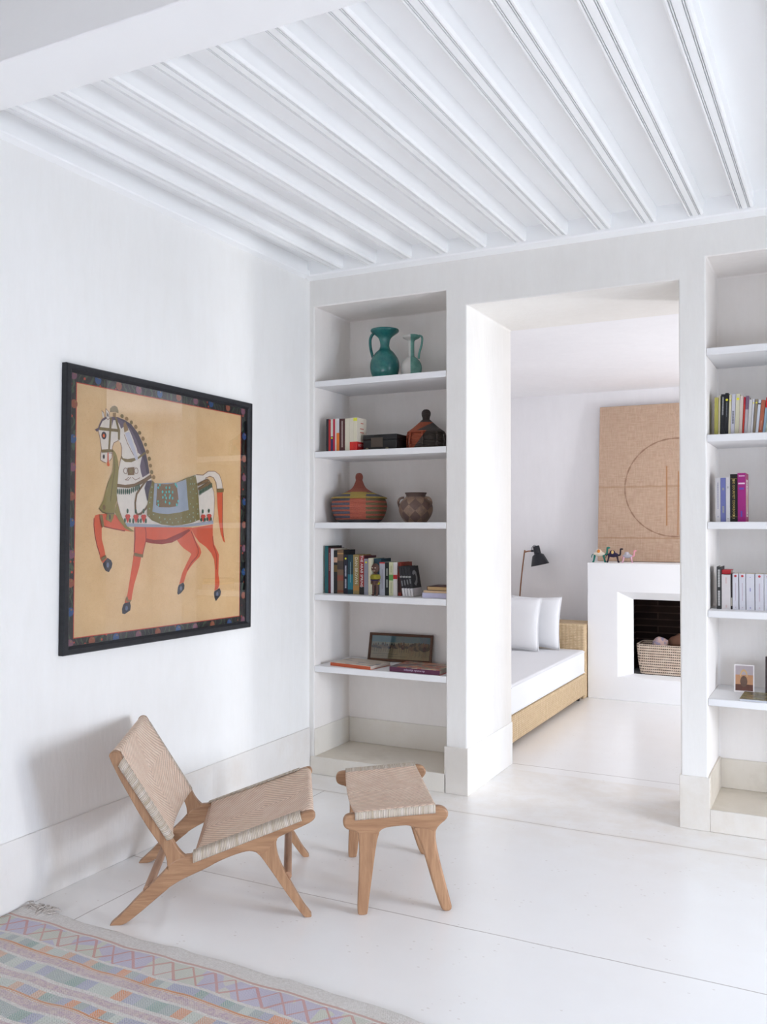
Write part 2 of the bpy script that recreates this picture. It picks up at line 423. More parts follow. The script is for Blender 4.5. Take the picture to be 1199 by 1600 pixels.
# ceiling boards, beams, plates, drop beam
struct(box('ceiling', (-3.1, XR+.3, 1.8, YB, ZC, 3.3), M_CEIL))
struct(box('ceiling_near', (-3.1, XR+.3, -3.3, 1.8, ZC, 3.3), M_REAR))
def beam_mesh():
    """painted joist, 7.6 cm wide, with two pairs of narrow grooves run along its soffit"""
    w, h = .038, .10; g = .0022
    pts = [(-w, h), (-w, .008), (-w+.008, 0)]
    for c in (-.0215, -.0150, .0150, .0215): pts += [(c-g, 0), (c-g, .011), (c+g, .011), (c+g, 0)]
    pts += [(w-.008, 0), (w, .008), (w, h)]
    return prism(bmesh.new(), pts, 1.9-4.6, .03, 'y')
b0 = None
xk = -.392+.2255*9; k = 0
while xk > -2.75:
    dx_ = .045 if xk > -.3 else 0
    if b0 is None:
        b0 = struct(obj('trim_1', beam_mesh(), M_CEIL, loc=(xk+dx_, 4.6, 3.021), rot=(0, 0, -.010), smooth=False))
    else:
        c = b0.copy(); C.objects.link(c); c.location = (xk+dx_, 4.6, 3.021); c.name = 'trim_%d' % (k+1)
    k += 1; xk -= .2255
bm = prism(bmesh.new(), [(4.60, 3.012), (4.606, 3.005), (4.66, 2.992), (4.66, 3.11), (4.60, 3.11)], XL, XR, 'x')
struct(obj('trim_31', bm, M_CEIL, smooth=False))
bm = prism(bmesh.new(), [(XL, 2.992), (XL+.03, 3.005), (XL+.034, 3.012), (XL+.034, 3.04), (XL, 3.04)], 1.9, 4.6, 'y')
bx(bm, XL, XL+.022, 1.9, 4.6, 3.04, 3.11)
struct(obj('trim_32', bm, M_CEIL, smooth=False))
struct(box('trim_33', (XL, XR, 1.737, 1.945, 2.80, 3.11), M_CEIL, bev=.004))
# low polished-plaster bases
def baseboard(name, b, m=M_TAD): return struct(box(name, b, m, bev=.003, seg=2))
baseboard('baseboard_left', (XL, XL+.010, -3.3, 4.655, 0, .277), M_TADL)
bm = bx(bmesh.new(), XL+.012, -1.975, 4.653, 4.66, 0, .105); 
obj_ = struct(obj('baseboard_back_left', bm, M_TADF, bev=.003))
baseboard('baseboard_pier_left', (-1.985, -1.843, 4.653, 4.662, 0, .262))
# niche linings left
baseboard('baseboard_niche_back', (-2.842, -1.975, 5.088, 5.1, .105, .262), M_TADF)
baseboard('baseboard_niche_left', (-2.842, -2.834, 4.662, 5.088, .105, .268), M_TADF)
baseboard('baseboard_niche_right', (-1.985, -1.975, 4.662, 5.088, .105, .262), M_TADF)
baseboard('baseboard_pier_right', (-.716, -.573, 4.653, 4.662, 0, .262))
bm = bx(bmesh.new(), -.573, 2.9, 4.653, 4.66, 0, .11)
struct(obj('baseboard_back_right', bm, M_TAD, bev=.003))
baseboard('baseboard_niche_far', (-.58, .285, 5.088, 5.1, .105, .262), M_TADS)
baseboard('baseboard_niche_side', (-.58, -.569, 4.662, 5.088, .105, .27), M_TADS)
baseboard('baseboard_jamb', (-.717, -.7095, 4.662, 5.155, 0, .262))
baseboard('baseboard_jamb_left', (-1.85, -1.843, 4.662, 5.42, 0, .262), M_WALL)

# shelves
SZ = [2.377, 1.948, 1.518, 1.083, .650]
nm = ['top', 'second', 'third', 'fourth', 'lowest']
hold = [['the two glazed jugs', 'the paperbacks, black case and orange basket', 'the big lidded basket and patterned pot', 'the long mixed row of books', 'the camel picture and two lying books'],
        ['nothing', 'the slanting row of pale paperbacks', 'the magenta and black cookbooks', 'the row of matching white paperbacks', 'the photo card and magazine']]
for side, (x0, x1) in enumerate(((-2.842, -1.975), (-.58, .285))):
    for i, z in enumerate(SZ):
        if side == 0: lab = 'white plaster shelf in the left niche holding %s' % hold[0][i]
        else: lab = ('white plaster shelf in the right niche holding %s' % hold[1][i]) if i else 'empty white plaster shelf at the top of the right niche'
        o = box('wall_shelf', (x0+.0005, x1-.0005, 4.662, 5.099, z-.036, z), M_SHELF, bev=.003, seg=2)
        tag(o, lab, 'shelf', 'shelves of the left niche' if side == 0 else 'shelves of the right niche')

# ================================================================== fireplace
FW0, FW1, FF, FTOP = -1.962, -.604, 7.788, 1.175
def fpfill(x, y, z):
    if -1.63 < x < -.935 and y > FF+.12 and .215 < z < .90: return False
    if -1.585 < x < -.98 and .223 < z < .861 and y < FF+.121: return False
    return True
t = thing('fireplace', 'white plastered fireplace with a square splayed opening in the far room', 'fireplace', (FW0, FF, 0))
bm = bmesh.new()
# body as a solid with a chamfered opening
O = [(-1.585, .223), (-.98, .223), (-.98, .861), (-1.585, .861)]          # inner opening
Q = [(-1.704, .2), (-.861, .2), (-.861, .93), (-1.704, .93)]                 # outer edge of the bevel
B = [(FW0, 0), (FW1, 0), (FW1, FTOP), (FW0, FTOP)]
def vv(p, y): return bm.verts.new((p[0]-FW0, y-FF, p[1]))
b = [vv(p, FF) for p in B]; q = [vv(p, FF) for p in Q]; i_ = [vv(p, FF+.10) for p in O]; bb = [vv(p, FY1-.002) for p in B]
ib = [vv((-1.64, .215), FF+.101), vv((-.925, .215), FF+.101), vv((-.925, .91), FF+.101), vv((-1.64, .91), FF+.101)]
ic = [vv((-1.64, .215), FY1-.03), vv((-.925, .215), FY1-.03), vv((-.925, .91), FY1-.03), vv((-1.64, .91), FY1-.03)]
for k in range(4):
    l = (k+1) % 4
    bm.faces.new((b[k], b[l], q[l], q[k])); bm.faces.new((q[k], q[l], i_[l], i_[k])); bm.faces.new((b[l], b[k], bb[k], bb[l]))
    f = bm.faces.new((i_[k], i_[l], ib[l], ib[k])); f.material_index = 1
    f = bm.faces.new((ib[k], ib[l], ic[l], ic[k])); f.material_index = 0 if k == 0 else 1
f = bm.faces.new(ic); f.material_index = 1
bm.faces.new(bb[::-1])
obj('surround', bm, [M_WPLAST, M_SOOT], t, smooth=False, bev=.006, seg=2)

# canvas leaning on the mantel
t = thing('burlap_canvas', 'large brown burlap canvas with a faint drawn circle leaning on the fireplace', 'artwork', (-1.956, 8.13, FTOP+.004))
t.rotation_euler = (-math.atan(.11/1.41), 0, 0)
W_, H_ = 1.346, 1.412
bm = bx(bmesh.new(), 0, W_, 0, .028, 0, H_); obj('canvas', bm, M_BURLAP, t, bev=.004)
bm = bmesh.new(); cx, cz, r_ = .673, .66, .435
n = 96
for i in range(n):
    a, b2 = 2*math.pi*i/n, 2*math.pi*(i+1)/n
    w = .005+.002*math.sin(i*1.7)
    bm.faces.new([bm.verts.new((cx+rr*math.cos(aa)*1.0, -.0012, cz+rr*math.sin(aa))) for aa, rr in ((a, r_-w), (b2, r_-w), (b2, r_+w), (a, r_+w))])
bmesh.ops.remove_doubles(bm, verts=bm.verts[:], dist=.0004)
obj('drawn_circle', bm, paint((158, 126, 104), .9), t, smooth=False)['label'] = 'faint dark drawn circle'
bm = bmesh.new()
for x0, z0, x1, z1, w in ((.605, .32, .60, .85, .006), (.70, .24, .70, .80, .004)):
    bm.faces.new([bm.verts.new(p) for p in ((x0-w, -.0010, z0), (x0+w, -.0010, z0), (x1+w, -.0010, z1), (x1-w, -.0010, z1))])
obj('stain', bm, paint((178, 130, 92), .9), t, smooth=False)['label'] = 'rusty upright stains'

# toy camels on the mantel
def toy(label, x, h, cb, cl, cn, accent, tailup):
    t = thing('toy_camel', label, 'figurine', (x, 7.9, FTOP), R(8), 'beaded toy camels on the fireplace')
    s = h/.13
    for sx in (-.042, .042):
        for sy in (-.012, .012):
            bm = bmesh.new(); tube(bm, [(sx*s*1.15, sy*s, .003), (sx*s, sy*s, .03*s), (sx*.85*s, sy*.8*s, .062*s)], [.006*s, .006*s, .009*s], 8)
            ball(bm, (sx*s*1.18, sy*s, .006*s), (.009*s, .007*s, .006*s), 8, 6)
            obj('leg', bm, cl, t)
    bm = bmesh.new(); ball(bm, (0, 0, .07*s), (.05*s, .022*s, .022*s)); ball(bm, (-.005*s, 0, .088*s), (.026*s, .017*s, .026*s))
    obj('body', bm, cb, t)
    bm = bmesh.new(); ball(bm, (-.004*s, -.006*s, .092*s), (.014*s, .017*s, .019*s)); obj('saddle', bm, accent, t)
    bm = bmesh.new(); tube(bm, spline([(.042*s, 0, .066*s), (.062*s, 0, .072*s), (.066*s, 0, .10*s), (.068*s, 0, .122*s)]), .0075*s, 8); ball(bm, (.076*s, 0, .124*s), (.016*s, .008*s, .008*s), 10, 8)
    obj('neck', bm, cn, t)
    bm = bmesh.new(); tube(bm, spline([(-.046*s, 0, .072*s), (-.06*s, 0, .06*s), (-.064*s, 0, .04*s)]), .0035*s, 6); obj('tail', bm, cn, t)
    return t
P_ = paint
toy('toy camel with teal legs and a white and orange body, leftmost', -1.885, .135, P_((226, 214, 196), .8), P_((20, 118, 104), .7), P_((40, 128, 112), .7), P_((214, 130, 50), .8), 0)
toy('toy camel in dark navy and pink beads, between the other two', -1.765, .125, P_((38, 30, 62), .7), P_((42, 26, 44), .7), P_((34, 26, 40), .7), P_((222, 188, 120), .8), 1)
toy('toy camel in pale pink and white beads, rightmost', -1.64, .11, P_((178, 176, 184), .7), P_((226, 178, 196), .7), P_((232, 160, 176), .7), P_((206, 200, 208), .8), 0)

# basket in the hearth
t = thing('storage_basket', 'pale openwork woven basket standing in the fireplace opening', 'basket', (-1.29, 8.035, .2185))
def straw():
    t = NT('basket_straw'); p = t.coord(); x, y, z = t.sep(p)
    a = t.math('SINE', t.math('MULTIPLY', t.math('ADD', x, y), 2*math.pi/.017)); b = t.math('SINE', t.math('MULTIPLY', z, 2*math.pi/.0225))
    hole = t.math('GREATER_THAN', t.math('SUBTRACT', b, t.math('MULTIPLY', t.math('ADD', a, 1), .30)), .42)
    col = t.mix(t.rng(t.noise(p, 25, 3), .3, .7), (.60, .47, .36), (.74, .63, .52))
    t.bump(b, .5, .006)
    return t.fin(t.mix(hole, col, (.035, .022, .018)), .7, .2)
M_STRAW = straw()
def rrect(cx, cy, hx, hy, r, n=5):
    out = []
    for sx, sy, a0 in ((1, 1, 0), (-1, 1, 90), (-1, -1, 180), (1, -1, 270)):
        for k in range(n+1):
            a = R(a0+90*k/n); out.append((cx+sx*(hx-r)+r*math.cos(a), cy+sy*(hy-r)+r*math.sin(a)))
    return out
def loft(bm, rings, cap0=True, cap1=True, mi=0):
    V = [[bm.verts.new(p) for p in r] for r in rings]; n = len(V[0])
    for a, b in zip(V, V[1:]):
        for k in range(n): bm.faces.new((a[k], a[(k+1) % n], b[(k+1) % n], b[k])).material_index = mi
    if cap0: bm.faces.new(V[0][::-1]).material_index = mi
    if cap1: bm.faces.new(V[-1]).material_index = mi
    return bm
bm = bmesh.new(); rg = []
for z, e in ((0, -.035), (.01, -.022), (.10, -.008), (.20, 0), (.252, .003), (.262, .002)): rg.append([(x, y, z) for x, y in rrect(0, 0, .275+e, .16+e, .05)])
for z, e in ((.262, -.008), (.20, -.012), (.02, -.035)): rg.append([(x, y, z) for x, y in rrect(0, 0, .275+e, .16+e, .045)])
loft(bm, rg); obj('basket_body', bm, M_STRAW, t)
# kindling / cones lying in it
def lump(name, loc, r, m, seed, lab, rot=0):
    bm = bmesh.new(); ball(bm, (0, 0, 0), r, 24, 14)
    for v in bm.verts: v.co *= 1+.35*noise.noise(v.co*14+Vector((seed, 0, 0)))+.12*noise.noise(v.co*40+Vector((seed, 3, 0)))
    o = obj(name, bm, m, loc=loc, rot=(0, 0, rot)); return tag(o, lab, 'cloth')
M_RUST = fabric('brown_cloth', (.30, .15, .10)); M_MIX = fabric('floral_cloth', (.30, .26, .34), c2=(.52, .36, .32))
lump('folded_cloth', (-1.19, 8.10, .50), (.13, .08, .075), M_RUST, 2, 'rust brown cloth heaped in the hearth basket')
lump('folded_cloth', (-1.385, 7.99, .49), (.065, .07, .045), M_MIX, 9, 'mauve patterned cloth bundle beside the brown one in the basket')

# ================================================================== daybed
t = thing('daybed', 'woven rattan daybed with white mattress along the far room wall', 'daybed', (-1.962, 5.72, 0))
box('base', (-.96, 0, 0, 1.99, .035, .218), M_RATTAN, t, bev=.012)
box('headboard', (-.96, -.008, 1.99, 2.33, .0, .642), M_RATTAN, t, bev=.012)
box('backrest', (-1.03, -.96, 0, 2.33, .0, .60), M_RATTAN, t, bev=.012)
for x in (-.05, -.9):
    for y in (.05, 1.9): box('leg', (x-.02, x+.02, y-.02, y+.02, 0, .036), M_DARKW, t)
m_ = box('mattress', (-.958, -.004, .005, 1.985, .219, .425), M_LINEN, t, bev=.022, seg=4)
bm = bmesh.new()
for z in (.41, .236): tube(bm, [(-.002, .03, z), (-.002, 1.965, z)], .004, 8)
obj('piping', bm, M_LINEN, m_)
def pillow(label, x, y, lean, w=.46, h=.45, d=.13, rz=0):
    bm = bmesh.new(); N_ = 26; V = {}
    for s in (0, 1):
        for i in range(N_+1):
            for j in range(N_+1):
                u, v = -1+2*i/N_, -1+2*j/N_
                edge = (1-abs(u)**2.6)*(1-abs(v)**2.6)
                dd = d/2*max(edge, 0)**.42
                pin = 1-.07*(1-u*u)*abs(v)**3; pin2 = 1-.07*(1-v*v)*abs(u)**3
                X_, Z_ = u*w/2*pin2, v*h/2*pin
                rip = .005*noise.noise(Vector((X_*9+x, Z_*9, s*5)))*edge
                key = (i, j, s if edge > 1e-6 else 0)
                if key not in V: V[key] = bm.verts.new((X_, (-1 if s == 0 else 1)*dd+rip, Z_+h/2))
    g = lambda i, j, s: V.get((i, j, s)) or V[(i, j, 0)]
    for s in (0, 1):
        for i in range(N_):
            for j in range(N_):
                q = [g(i, j, s), g(i+1, j, s), g(i+1, j+1, s), g(i, j+1, s)]
                if len(set(q)) == 4: bm.faces.new(q if s == 0 else q[::-1])
    t = thing('pillow', label, 'pillow', (x, y, .432), 0, 'white pillows on the daybed')
    t.rotation_euler = (lean, 0, rz)
    c = obj('cushion', bm, M_LINEN, t, ang=180)
    bm = bmesh.new(); ring = []
    for i in range(N_*4):
        a = i/N_; k = int(a); f = a-k
        u, v = ((-1+2*f, -1), (1, -1+2*f), (1-2*f, 1), (-1, 1-2*f))[k]
        ring.append((u*w/2*(1-.07*(1-v*v)*abs(u)**3), 0, h/2+v*h/2*(1-.07*(1-u*u)*abs(v)**3)))
    tube(bm, ring+[ring[0]], .0045, 6, False); obj('piping', bm, M_LINEN, t)
pillow('white square pillow leaning against the rattan headboard, the rear one', -2.385, 7.58, R(-10))
pillow('white square pillow leaning in front of the other one, cut off by the doorway', -2.535, 7.40, R(-12), .50, .455)
# floor lamp behind the headboard
t = thing('floor_lamp', 'black metal reading lamp on a thin brass pole behind the daybed', 'lamp', (-2.72, 8.17, 0))
k_ = 8.17/7.95
def lp(x, z): return (x*k_+2.72, 0, 1.5+(z-1.5)*k_)
brass = paint((150, 108, 84), .3, metal=.8); blk = paint((26, 28, 36), .35)
bm = bmesh.new(); tube(bm, spline([(-.02, 0, .012), lp(-2.634, .808), lp(-2.589, 1.233), lp(-2.577, 1.254), lp(-2.555, 1.262), lp(-2.515, 1.266)], 8), .0065, 10); obj('pole', bm, brass, t)
bm = bmesh.new(); lathe(bm, [(.0, 0), (.11, 0), (.115, .006), (.11, .014), (.0, .018)], 32, -.02, 0, 0, False); obj('base', bm, blk, t)
top = Vector(lp(-2.476, 1.312)); bot = Vector(lp(-2.437, 1.14)); ax = (bot-top).normalized(); L_ = (bot-top).length
bm = bmesh.new(); pr = [(0, 0), (.028, 0), (.031, .006), (.033, .075*1.0), (.055, .09), (.087, L_), (.083, L_-.002), (.05, .095), (0, .10)]
lathe(bm, [(r, -z) for r, z in pr], 32, 0, 0, 0, False)
rot = Vector((0, 0, -1)).rotation_difference(ax).to_euler()
sh = obj('lamp_shade', bm, blk, t, loc=top, rot=rot)
bm = bmesh.new(); ball(bm, (0, 0, -(L_-.045)), .026, 16, 10); obj('bulb', bm, paint((235, 235, 235), .3), sh)
bm = bmesh.new(); tube(bm, spline([lp(-2.518, 1.262), lp(-2.512, 1.30), lp(-2.49, 1.318), lp(-2.474, 1.308)], 6), .0028, 6); obj('cable', bm, paint((60, 66, 76), .5), t)
bm = bmesh.new(); tube(bm, [lp(-2.522, 1.266), lp(-2.488, 1.268)], .010, 12); obj('joint', bm, blk, t)
# ================================================================== chair and footstool
CH_POST = [(-0.0138,0.6289),(-0.0121,0.6414),(-0.0033,0.6484),(0.0072,0.6499),(0.0178,0.6468),(0.026,0.6368),(0.0338,0.6204),(0.2193,0.3177),(0.2337,0.288),(0.248,0.2677),(0.2659,0.249),(0.2838,0.2429),(0.2767,0.2179),(0.241,0.212),(0.2019,0.2091),(0.2025,0.2278),(0.1964,0.2533),(0.1839,0.2818),(0.166,0.3084),(0.1339,0.3548),(0.0983,0.4135),(0.0626,0.4794),(0.0235,0.5506)]
CH_RAIL = [(0.2019,0.2091),(0.2196,0.2344),(0.2677,0.2507),(0.2945,0.2516),(0.3908,0.2829),(0.7043,0.3929),(0.7337,0.4023),(0.7476,0.4036),(0.758,0.3981),(0.7625,0.3859),(0.758,0.3721),(0.7442,0.3605),(0.7165,0.3475),(0.6819,0.3331),(0.6474,0.3188),(0.6164,0.3053),(0.6062,0.2823),(0.5616,0.2357),(0.5376,0.252),(0.517,0.2586),(0.4931,0.257),(0.459,0.2479),(0.425,0.2355),(0.391,0.222),(0.3483,0.199),(0.309,0.1824),(0.259,0.1608),(0.2128,0.1338),(0.1916,0.1174)]
CH_RLEG = [(-0.0092,0.0013),(-0.0039,-0.0028),(0.0154,-0.0051),(0.0347,-0.0052),(0.0575,0.0092),(0.0997,0.0414),(0.135,0.0704),(0.1739,0.103),(0.2128,0.1338),(0.2341,0.1618),(0.2019,0.2091),(0.1948,0.1975),(0.1736,0.1749),(0.1524,0.1549),(0.1171,0.1225),(0.0819,0.0888),(0.0468,0.0508),(0.0153,0.0228)]
CH_FLEG = [(0.5376,0.252),(0.5513,0.2412),(0.5685,0.2175),(0.6029,0.1681),(0.6374,0.1158),(0.672,0.0655),(0.6996,0.0264),(0.7169,0.005),(0.7239,-0.0011),(0.7377,-0.0027),(0.7481,0.0016),(0.7446,0.0114),(0.7169,0.0471),(0.6892,0.0948),(0.6615,0.1441),(0.6373,0.1881),(0.6217,0.2231),(0.6131,0.2613),(0.6113,0.289),(0.6182,0.306),(0.582,0.3141),(0.5444,0.2913)]
CH_WSEAT = [(0.3909,0.2572),(0.7095,0.3702),(0.7043,0.3929),(0.3908,0.2829)]
CH_WBACK = [(0.0268,0.5972),(0.2015,0.3165),(0.2211,0.3165),(0.0338,0.6204)]
ST_RAIL = [(-0.0769,0.3661),(-0.0778,0.3511),(-0.0731,0.3368),(-0.0598,0.327),(-0.0376,0.3215),(-0.0172,0.3086),(0.0217,0.3064),(0.0574,0.3004),(0.0645,0.3181),(0.0788,0.3271),(0.0979,0.3321),(0.1409,0.3354),(0.1744,0.3367),(0.1912,0.329),(0.2127,0.3189),(0.2464,0.3177),(0.2825,0.3023),(0.2873,0.3211),(0.3018,0.3373),(0.3236,0.3532),(0.3337,0.3719),(0.3309,0.3886),(0.3188,0.4009),(0.2995,0.4071),(0.2826,0.4067),(-0.0329,0.3872),(-0.0542,0.386),(-0.0693,0.3799)]
ST_LEGL = [(-0.021,0.3313),(-0.0172,0.2936),(-0.0139,0.237),(-0.0162,0.1431),(-0.0199,0.0728),(-0.0218,0.0072),(-0.0161,-0.0015),(0.0099,-0.0026),(0.017,0.0055),(0.0241,0.071),(0.0336,0.1412),(0.0455,0.2349),(0.055,0.2911),(0.0645,0.3181),(0.0407,0.334)]
ST_LEGR = [(0.1912,0.329),(0.2079,0.3024),(0.2319,0.2424),(0.2511,0.1778),(0.2751,0.094),(0.3015,0.0172),(0.3135,-0.0023),(0.3377,-0.0009),(0.3473,0.0105),(0.3425,0.0344),(0.3233,0.1063),(0.3017,0.1878),(0.2849,0.2643),(0.2825,0.3023),(0.2873,0.3211),(0.2464,0.3414)]
ST_W = [(-0.0329,0.3637),(0.2816,0.3821),(0.2802,0.4125),(-0.0329,0.3891)]
def chaikin(p, n=1):
    for _ in range(n):
        q = []
        for i in range(len(p)):
            a, b = p[i], p[(i+1) % len(p)]
            q += [(a[0]*.75+b[0]*.25, a[1]*.75+b[1]*.25), (a[0]*.25+b[0]*.75, a[1]*.25+b[1]*.75)]
        p = q
    return p
def plank(name, prof, y0, y1, m, parent, foot=False, bev=.007, sm=1):
    p = [(a, max(b, 0) if foot else b) for a, b in prof]
    p = chaikin(p, sm)
    bm = prism(bmesh.new(), p, y0, y1, 'y')
    return obj(name, bm, m, parent, bev=bev, seg=3, ang=50)
def sheet(name, rows, m, parent, uvs, thick=.004, colmat=None):
    """surface through a grid of points with its own uv in metres, given a real thickness"""
    bm = bmesh.new(); uvl = bm.loops.layers.uv.new('UVMap'); V = [[bm.verts.new(p) for p in r] for r in rows]
    for i in range(len(V)-1):
        for j in range(len(V[0])-1):
            f = bm.faces.new((V[i][j], V[i][j+1], V[i+1][j+1], V[i+1][j]))
            if colmat: f.material_index = colmat(j)
            for l, (a, b) in zip(f.loops, ((i, j), (i, j+1), (i+1, j+1), (i+1, j))): l[uvl].uv = uvs[a][b]
    me = bpy.data.meshes.new(name); bm.normal_update(); bm.to_mesh(me); bm.free()
    for p in me.polygons: p.use_smooth = True
    o = link(name, me, m, parent); md = o.modifiers.new('solid', 'SOLIDIFY'); md.thickness = thick; md.offset = 0
    return o
def lerp(a, b, t): return (a[0]+(b[0]-a[0])*t, a[1]+(b[1]-a[1])*t)
TH = .034; WC = .66
t = thing('lounge_chair', 'low teak lounge chair with woven cane seat and back, facing the footstool', 'chair', (-2.44, 2.55, 0), R(32.6))
for side in (0, 1):
    a, b = (0, TH) if side == 0 else (WC-TH, WC)
    plank('back_post', CH_POST, a+.001, b-.001, M_TEAKZ, t, bev=.008)
    plank('side_rail', CH_RAIL, a, b, M_TEAKX, t, bev=.008)
    plank('leg', CH_RLEG, a+.0005, b-.0005, M_TEAKX, t, True, bev=.008)
    plank('leg', CH_FLEG, a+.0005, b-.0005, M_TEAKZ, t, True, bev=.008)
def bar(name, p, r, m, parent, y0=TH*.5, y1=WC-TH*.5):
    bm = bmesh.new(); tube(bm, [(p[0], y0, p[1]), (p[0], y1, p[1])], r, 20); return obj(name, bm, m, parent)
bar('stretcher', (.128, .122), .016, M_TEAKY, t)
bar('stretcher', (.655, .155), .016, M_TEAKY, t)
bar('crossbar', (.735, .381), .015, M_TEAKY, t)
bar('crossbar', (.010, .628), .015, M_TEAKY, t)
bar('crossbar', (.31, .232), .013, M_TEAKY, t)
# woven seat: top line of the rail, then round the front bar
def seat_path():
    A, B_ = (.312, .262), (.728, .401)
    P = [lerp(A, B_, i/22) for i in range(23)]
    c = (.735, .381); r = .020
    for k in range(1, 9):
        a = R(108-k*24); P.append((c[0]+r*math.cos(a), c[1]+r*math.sin(a)))
    return P
def wv(path, n0, n1, sag, nj=22, sagdir=None, w0=0):
    rows, uvs = [], []; Ltot = sum(math.dist(path[i], path[i+1]) for i in range(len(path)-1)); s = 0
    for i, p in enumerate(path):
        if i: s += math.dist(path[i-1], p)
        r, u = [], []
        for j in range(nj+1):
            q = j/nj; y = n0+(n1-n0)*q
            sg = sag[i]*(4*q*(1-q))**.8
            r.append((p[0]+sagdir[0]*sg, y, p[1]+sagdir[1]*sg)); u.append((y-(n0+n1)/2, s-Ltot/2))
        rows.append(r); uvs.append(u)
    return rows, uvs
sp = seat_path(); n = len(sp)
rows, uvs = wv(sp, TH-.002, WC-TH+.002, [.020 if i < 20 else .020*max(0, (23-i)/4) for i in range(n)], sagdir=(.1, -1))
sheet('woven_seat', rows, M_WEAVE, t, uvs)
def wrap(name, A0, A1, B0, B1, yo, yi, parent, nn=60, mat=None, puff=.004):
    """strands folded over a rail: from the outer face (A line) over its edge (B line) to the inside"""
    rows, uvs = [], []; Lr = math.dist(A0, A1)
    sgn = 1 if yi > yo else -1; out = yo-sgn*puff
    for i in range(nn+1):
        k = i/nn; a = lerp(A0, A1, k); b = lerp(B0, B1, k)
        d = (b[0]-a[0], b[1]-a[1]); l = math.hypot(*d); d = (d[0]/l, d[1]/l)
        rib = .0012*math.sin(k*Lr*2*math.pi/.0065)
        prof = [(0, yo-sgn*.001), (.15, out-sgn*rib), (.8, out-sgn*rib), (1.0, out+sgn*.003), (1.16, yo+sgn*.006), (1.2, yo+sgn*.016), (1.2, yi+sgn*.006)]
        rows.append([(a[0]+d[0]*l*q, y, a[1]+d[1]*l*q) for q, y in prof]); uvs.append([(k*Lr, q*.03) for q, y in prof])
    return sheet(name, rows, mat or M_WRAP, parent, uvs, .003)
WS = CH_WSEAT; A0, A1 = (.300, .2240), (.7100, .3700); B0, B1 = (.2985, .2530), (.7040, .3925)
wrap('woven_edge', A0, A1, B0, B1, 0, TH, t); wrap('woven_edge', A0, A1, B0, B1, WC, WC-TH, t)
def back_path():
    P = []; c = (.010, .628); r = .021
    for k in range(9):
        a = R(225-k*22); P.append((c[0]+r*math.cos(a), c[1]+r*math.sin(a)))
    A, B_ = (.036, .622), (.2245, .3165)
    P += [lerp(A, B_, i/20) for i in range(21)]
    return P
bp = back_path(); n = len(bp)
rows, uvs = wv(bp, TH-.002, WC-TH+.002, [0 if i < 8 else .034*min(1, (i-8)/12) for i in range(n)], sagdir=(-.85, -.53))
sheet('woven_back', rows, M_WEAVE, t, uvs)
A0, A1 = (.0215, .5950), (.2035, .3120); B0, B1 = (.0330, .6170), (.2200, .3160)
wrap('woven_edge', A0, A1, B0, B1, 0, TH, t); wrap('woven_edge', A0, A1, B0, B1, WC, WC-TH, t)

WS2 = .636
t = thing('footstool', 'small teak footstool with a woven cane top standing before the chair', 'stool', (-1.643, 3.059, 0), R(32.6))
for side in (0, 1):
    a, b = (0, TH) if side == 0 else (WS2-TH, WS2)
    plank('side_rail', ST_RAIL, a, b, M_TEAKX, t, bev=.008)
    plank('leg', ST_LEGL, a+.0005, b-.0005, M_TEAKZ, t, True, bev=.008)
    plank('leg', ST_LEGR, a+.0005, b-.0005, M_TEAKZ, t, True, bev=.008)
bar('crossbar', (.0, .345), .012, M_TEAKY, t, TH*.5, WS2-TH*.5)
bar('crossbar', (.262, .358), .012, M_TEAKY, t, TH*.5, WS2-TH*.5)
rows, uvs = [], []; E0, E1 = (-.0329, .3905), (.2815, .4120); nn = 40
D0, D1 = (-.0329, .3645), (.2816, .3830)
for i in range(nn+1):
    k = i/nn; top_ = lerp(E0, E1, k); lo = lerp(D0, D1, k); h = top_[1]-lo[1]
    Lr = math.dist(E0, E1); rib = 0
    prof = [(0, lo[1]), (-.003, lo[1]+.3*h), (-.003, lo[1]+.85*h), (.003, top_[1]+.001)]
    m_n = 18
    for j in range(m_n+1):
        q = j/m_n; prof.append((.012+(WS2-.024)*q, top_[1]+.003-.022*(4*q*(1-q))**.7))
    prof += [(WS2-.003, top_[1]+.001), (WS2+.003, lo[1]+.85*h), (WS2+.003, lo[1]+.3*h), (WS2, lo[1])]
    bow = .010
    rows.append([(top_[0]+(bow*(-1)*(1-2*k))*(4*max(0, min(1, y/WS2))*(1-max(0, min(1, y/WS2)))), y, z) for y, z in prof])
    s = 0; u = []
    for j, (y, z) in enumerate(prof):
        if j: s += math.dist(prof[j-1], prof[j])
        u.append(((k-.5)*Lr, s-(WS2+.06)/2))
    uvs.append(u)
sheet('woven_seat', rows, [M_WEAVE, M_WRAP], t, uvs, colmat=lambda j: 1 if j < 3 or j > 20 else 0)

# ================================================================== framed horse painting
PW, PH = 1.319, 1.216
t = thing('framed_picture', 'large black-framed painting of a decorated white and orange horse on the left wall', 'picture', (XL+.001, 2.6935, .9615))
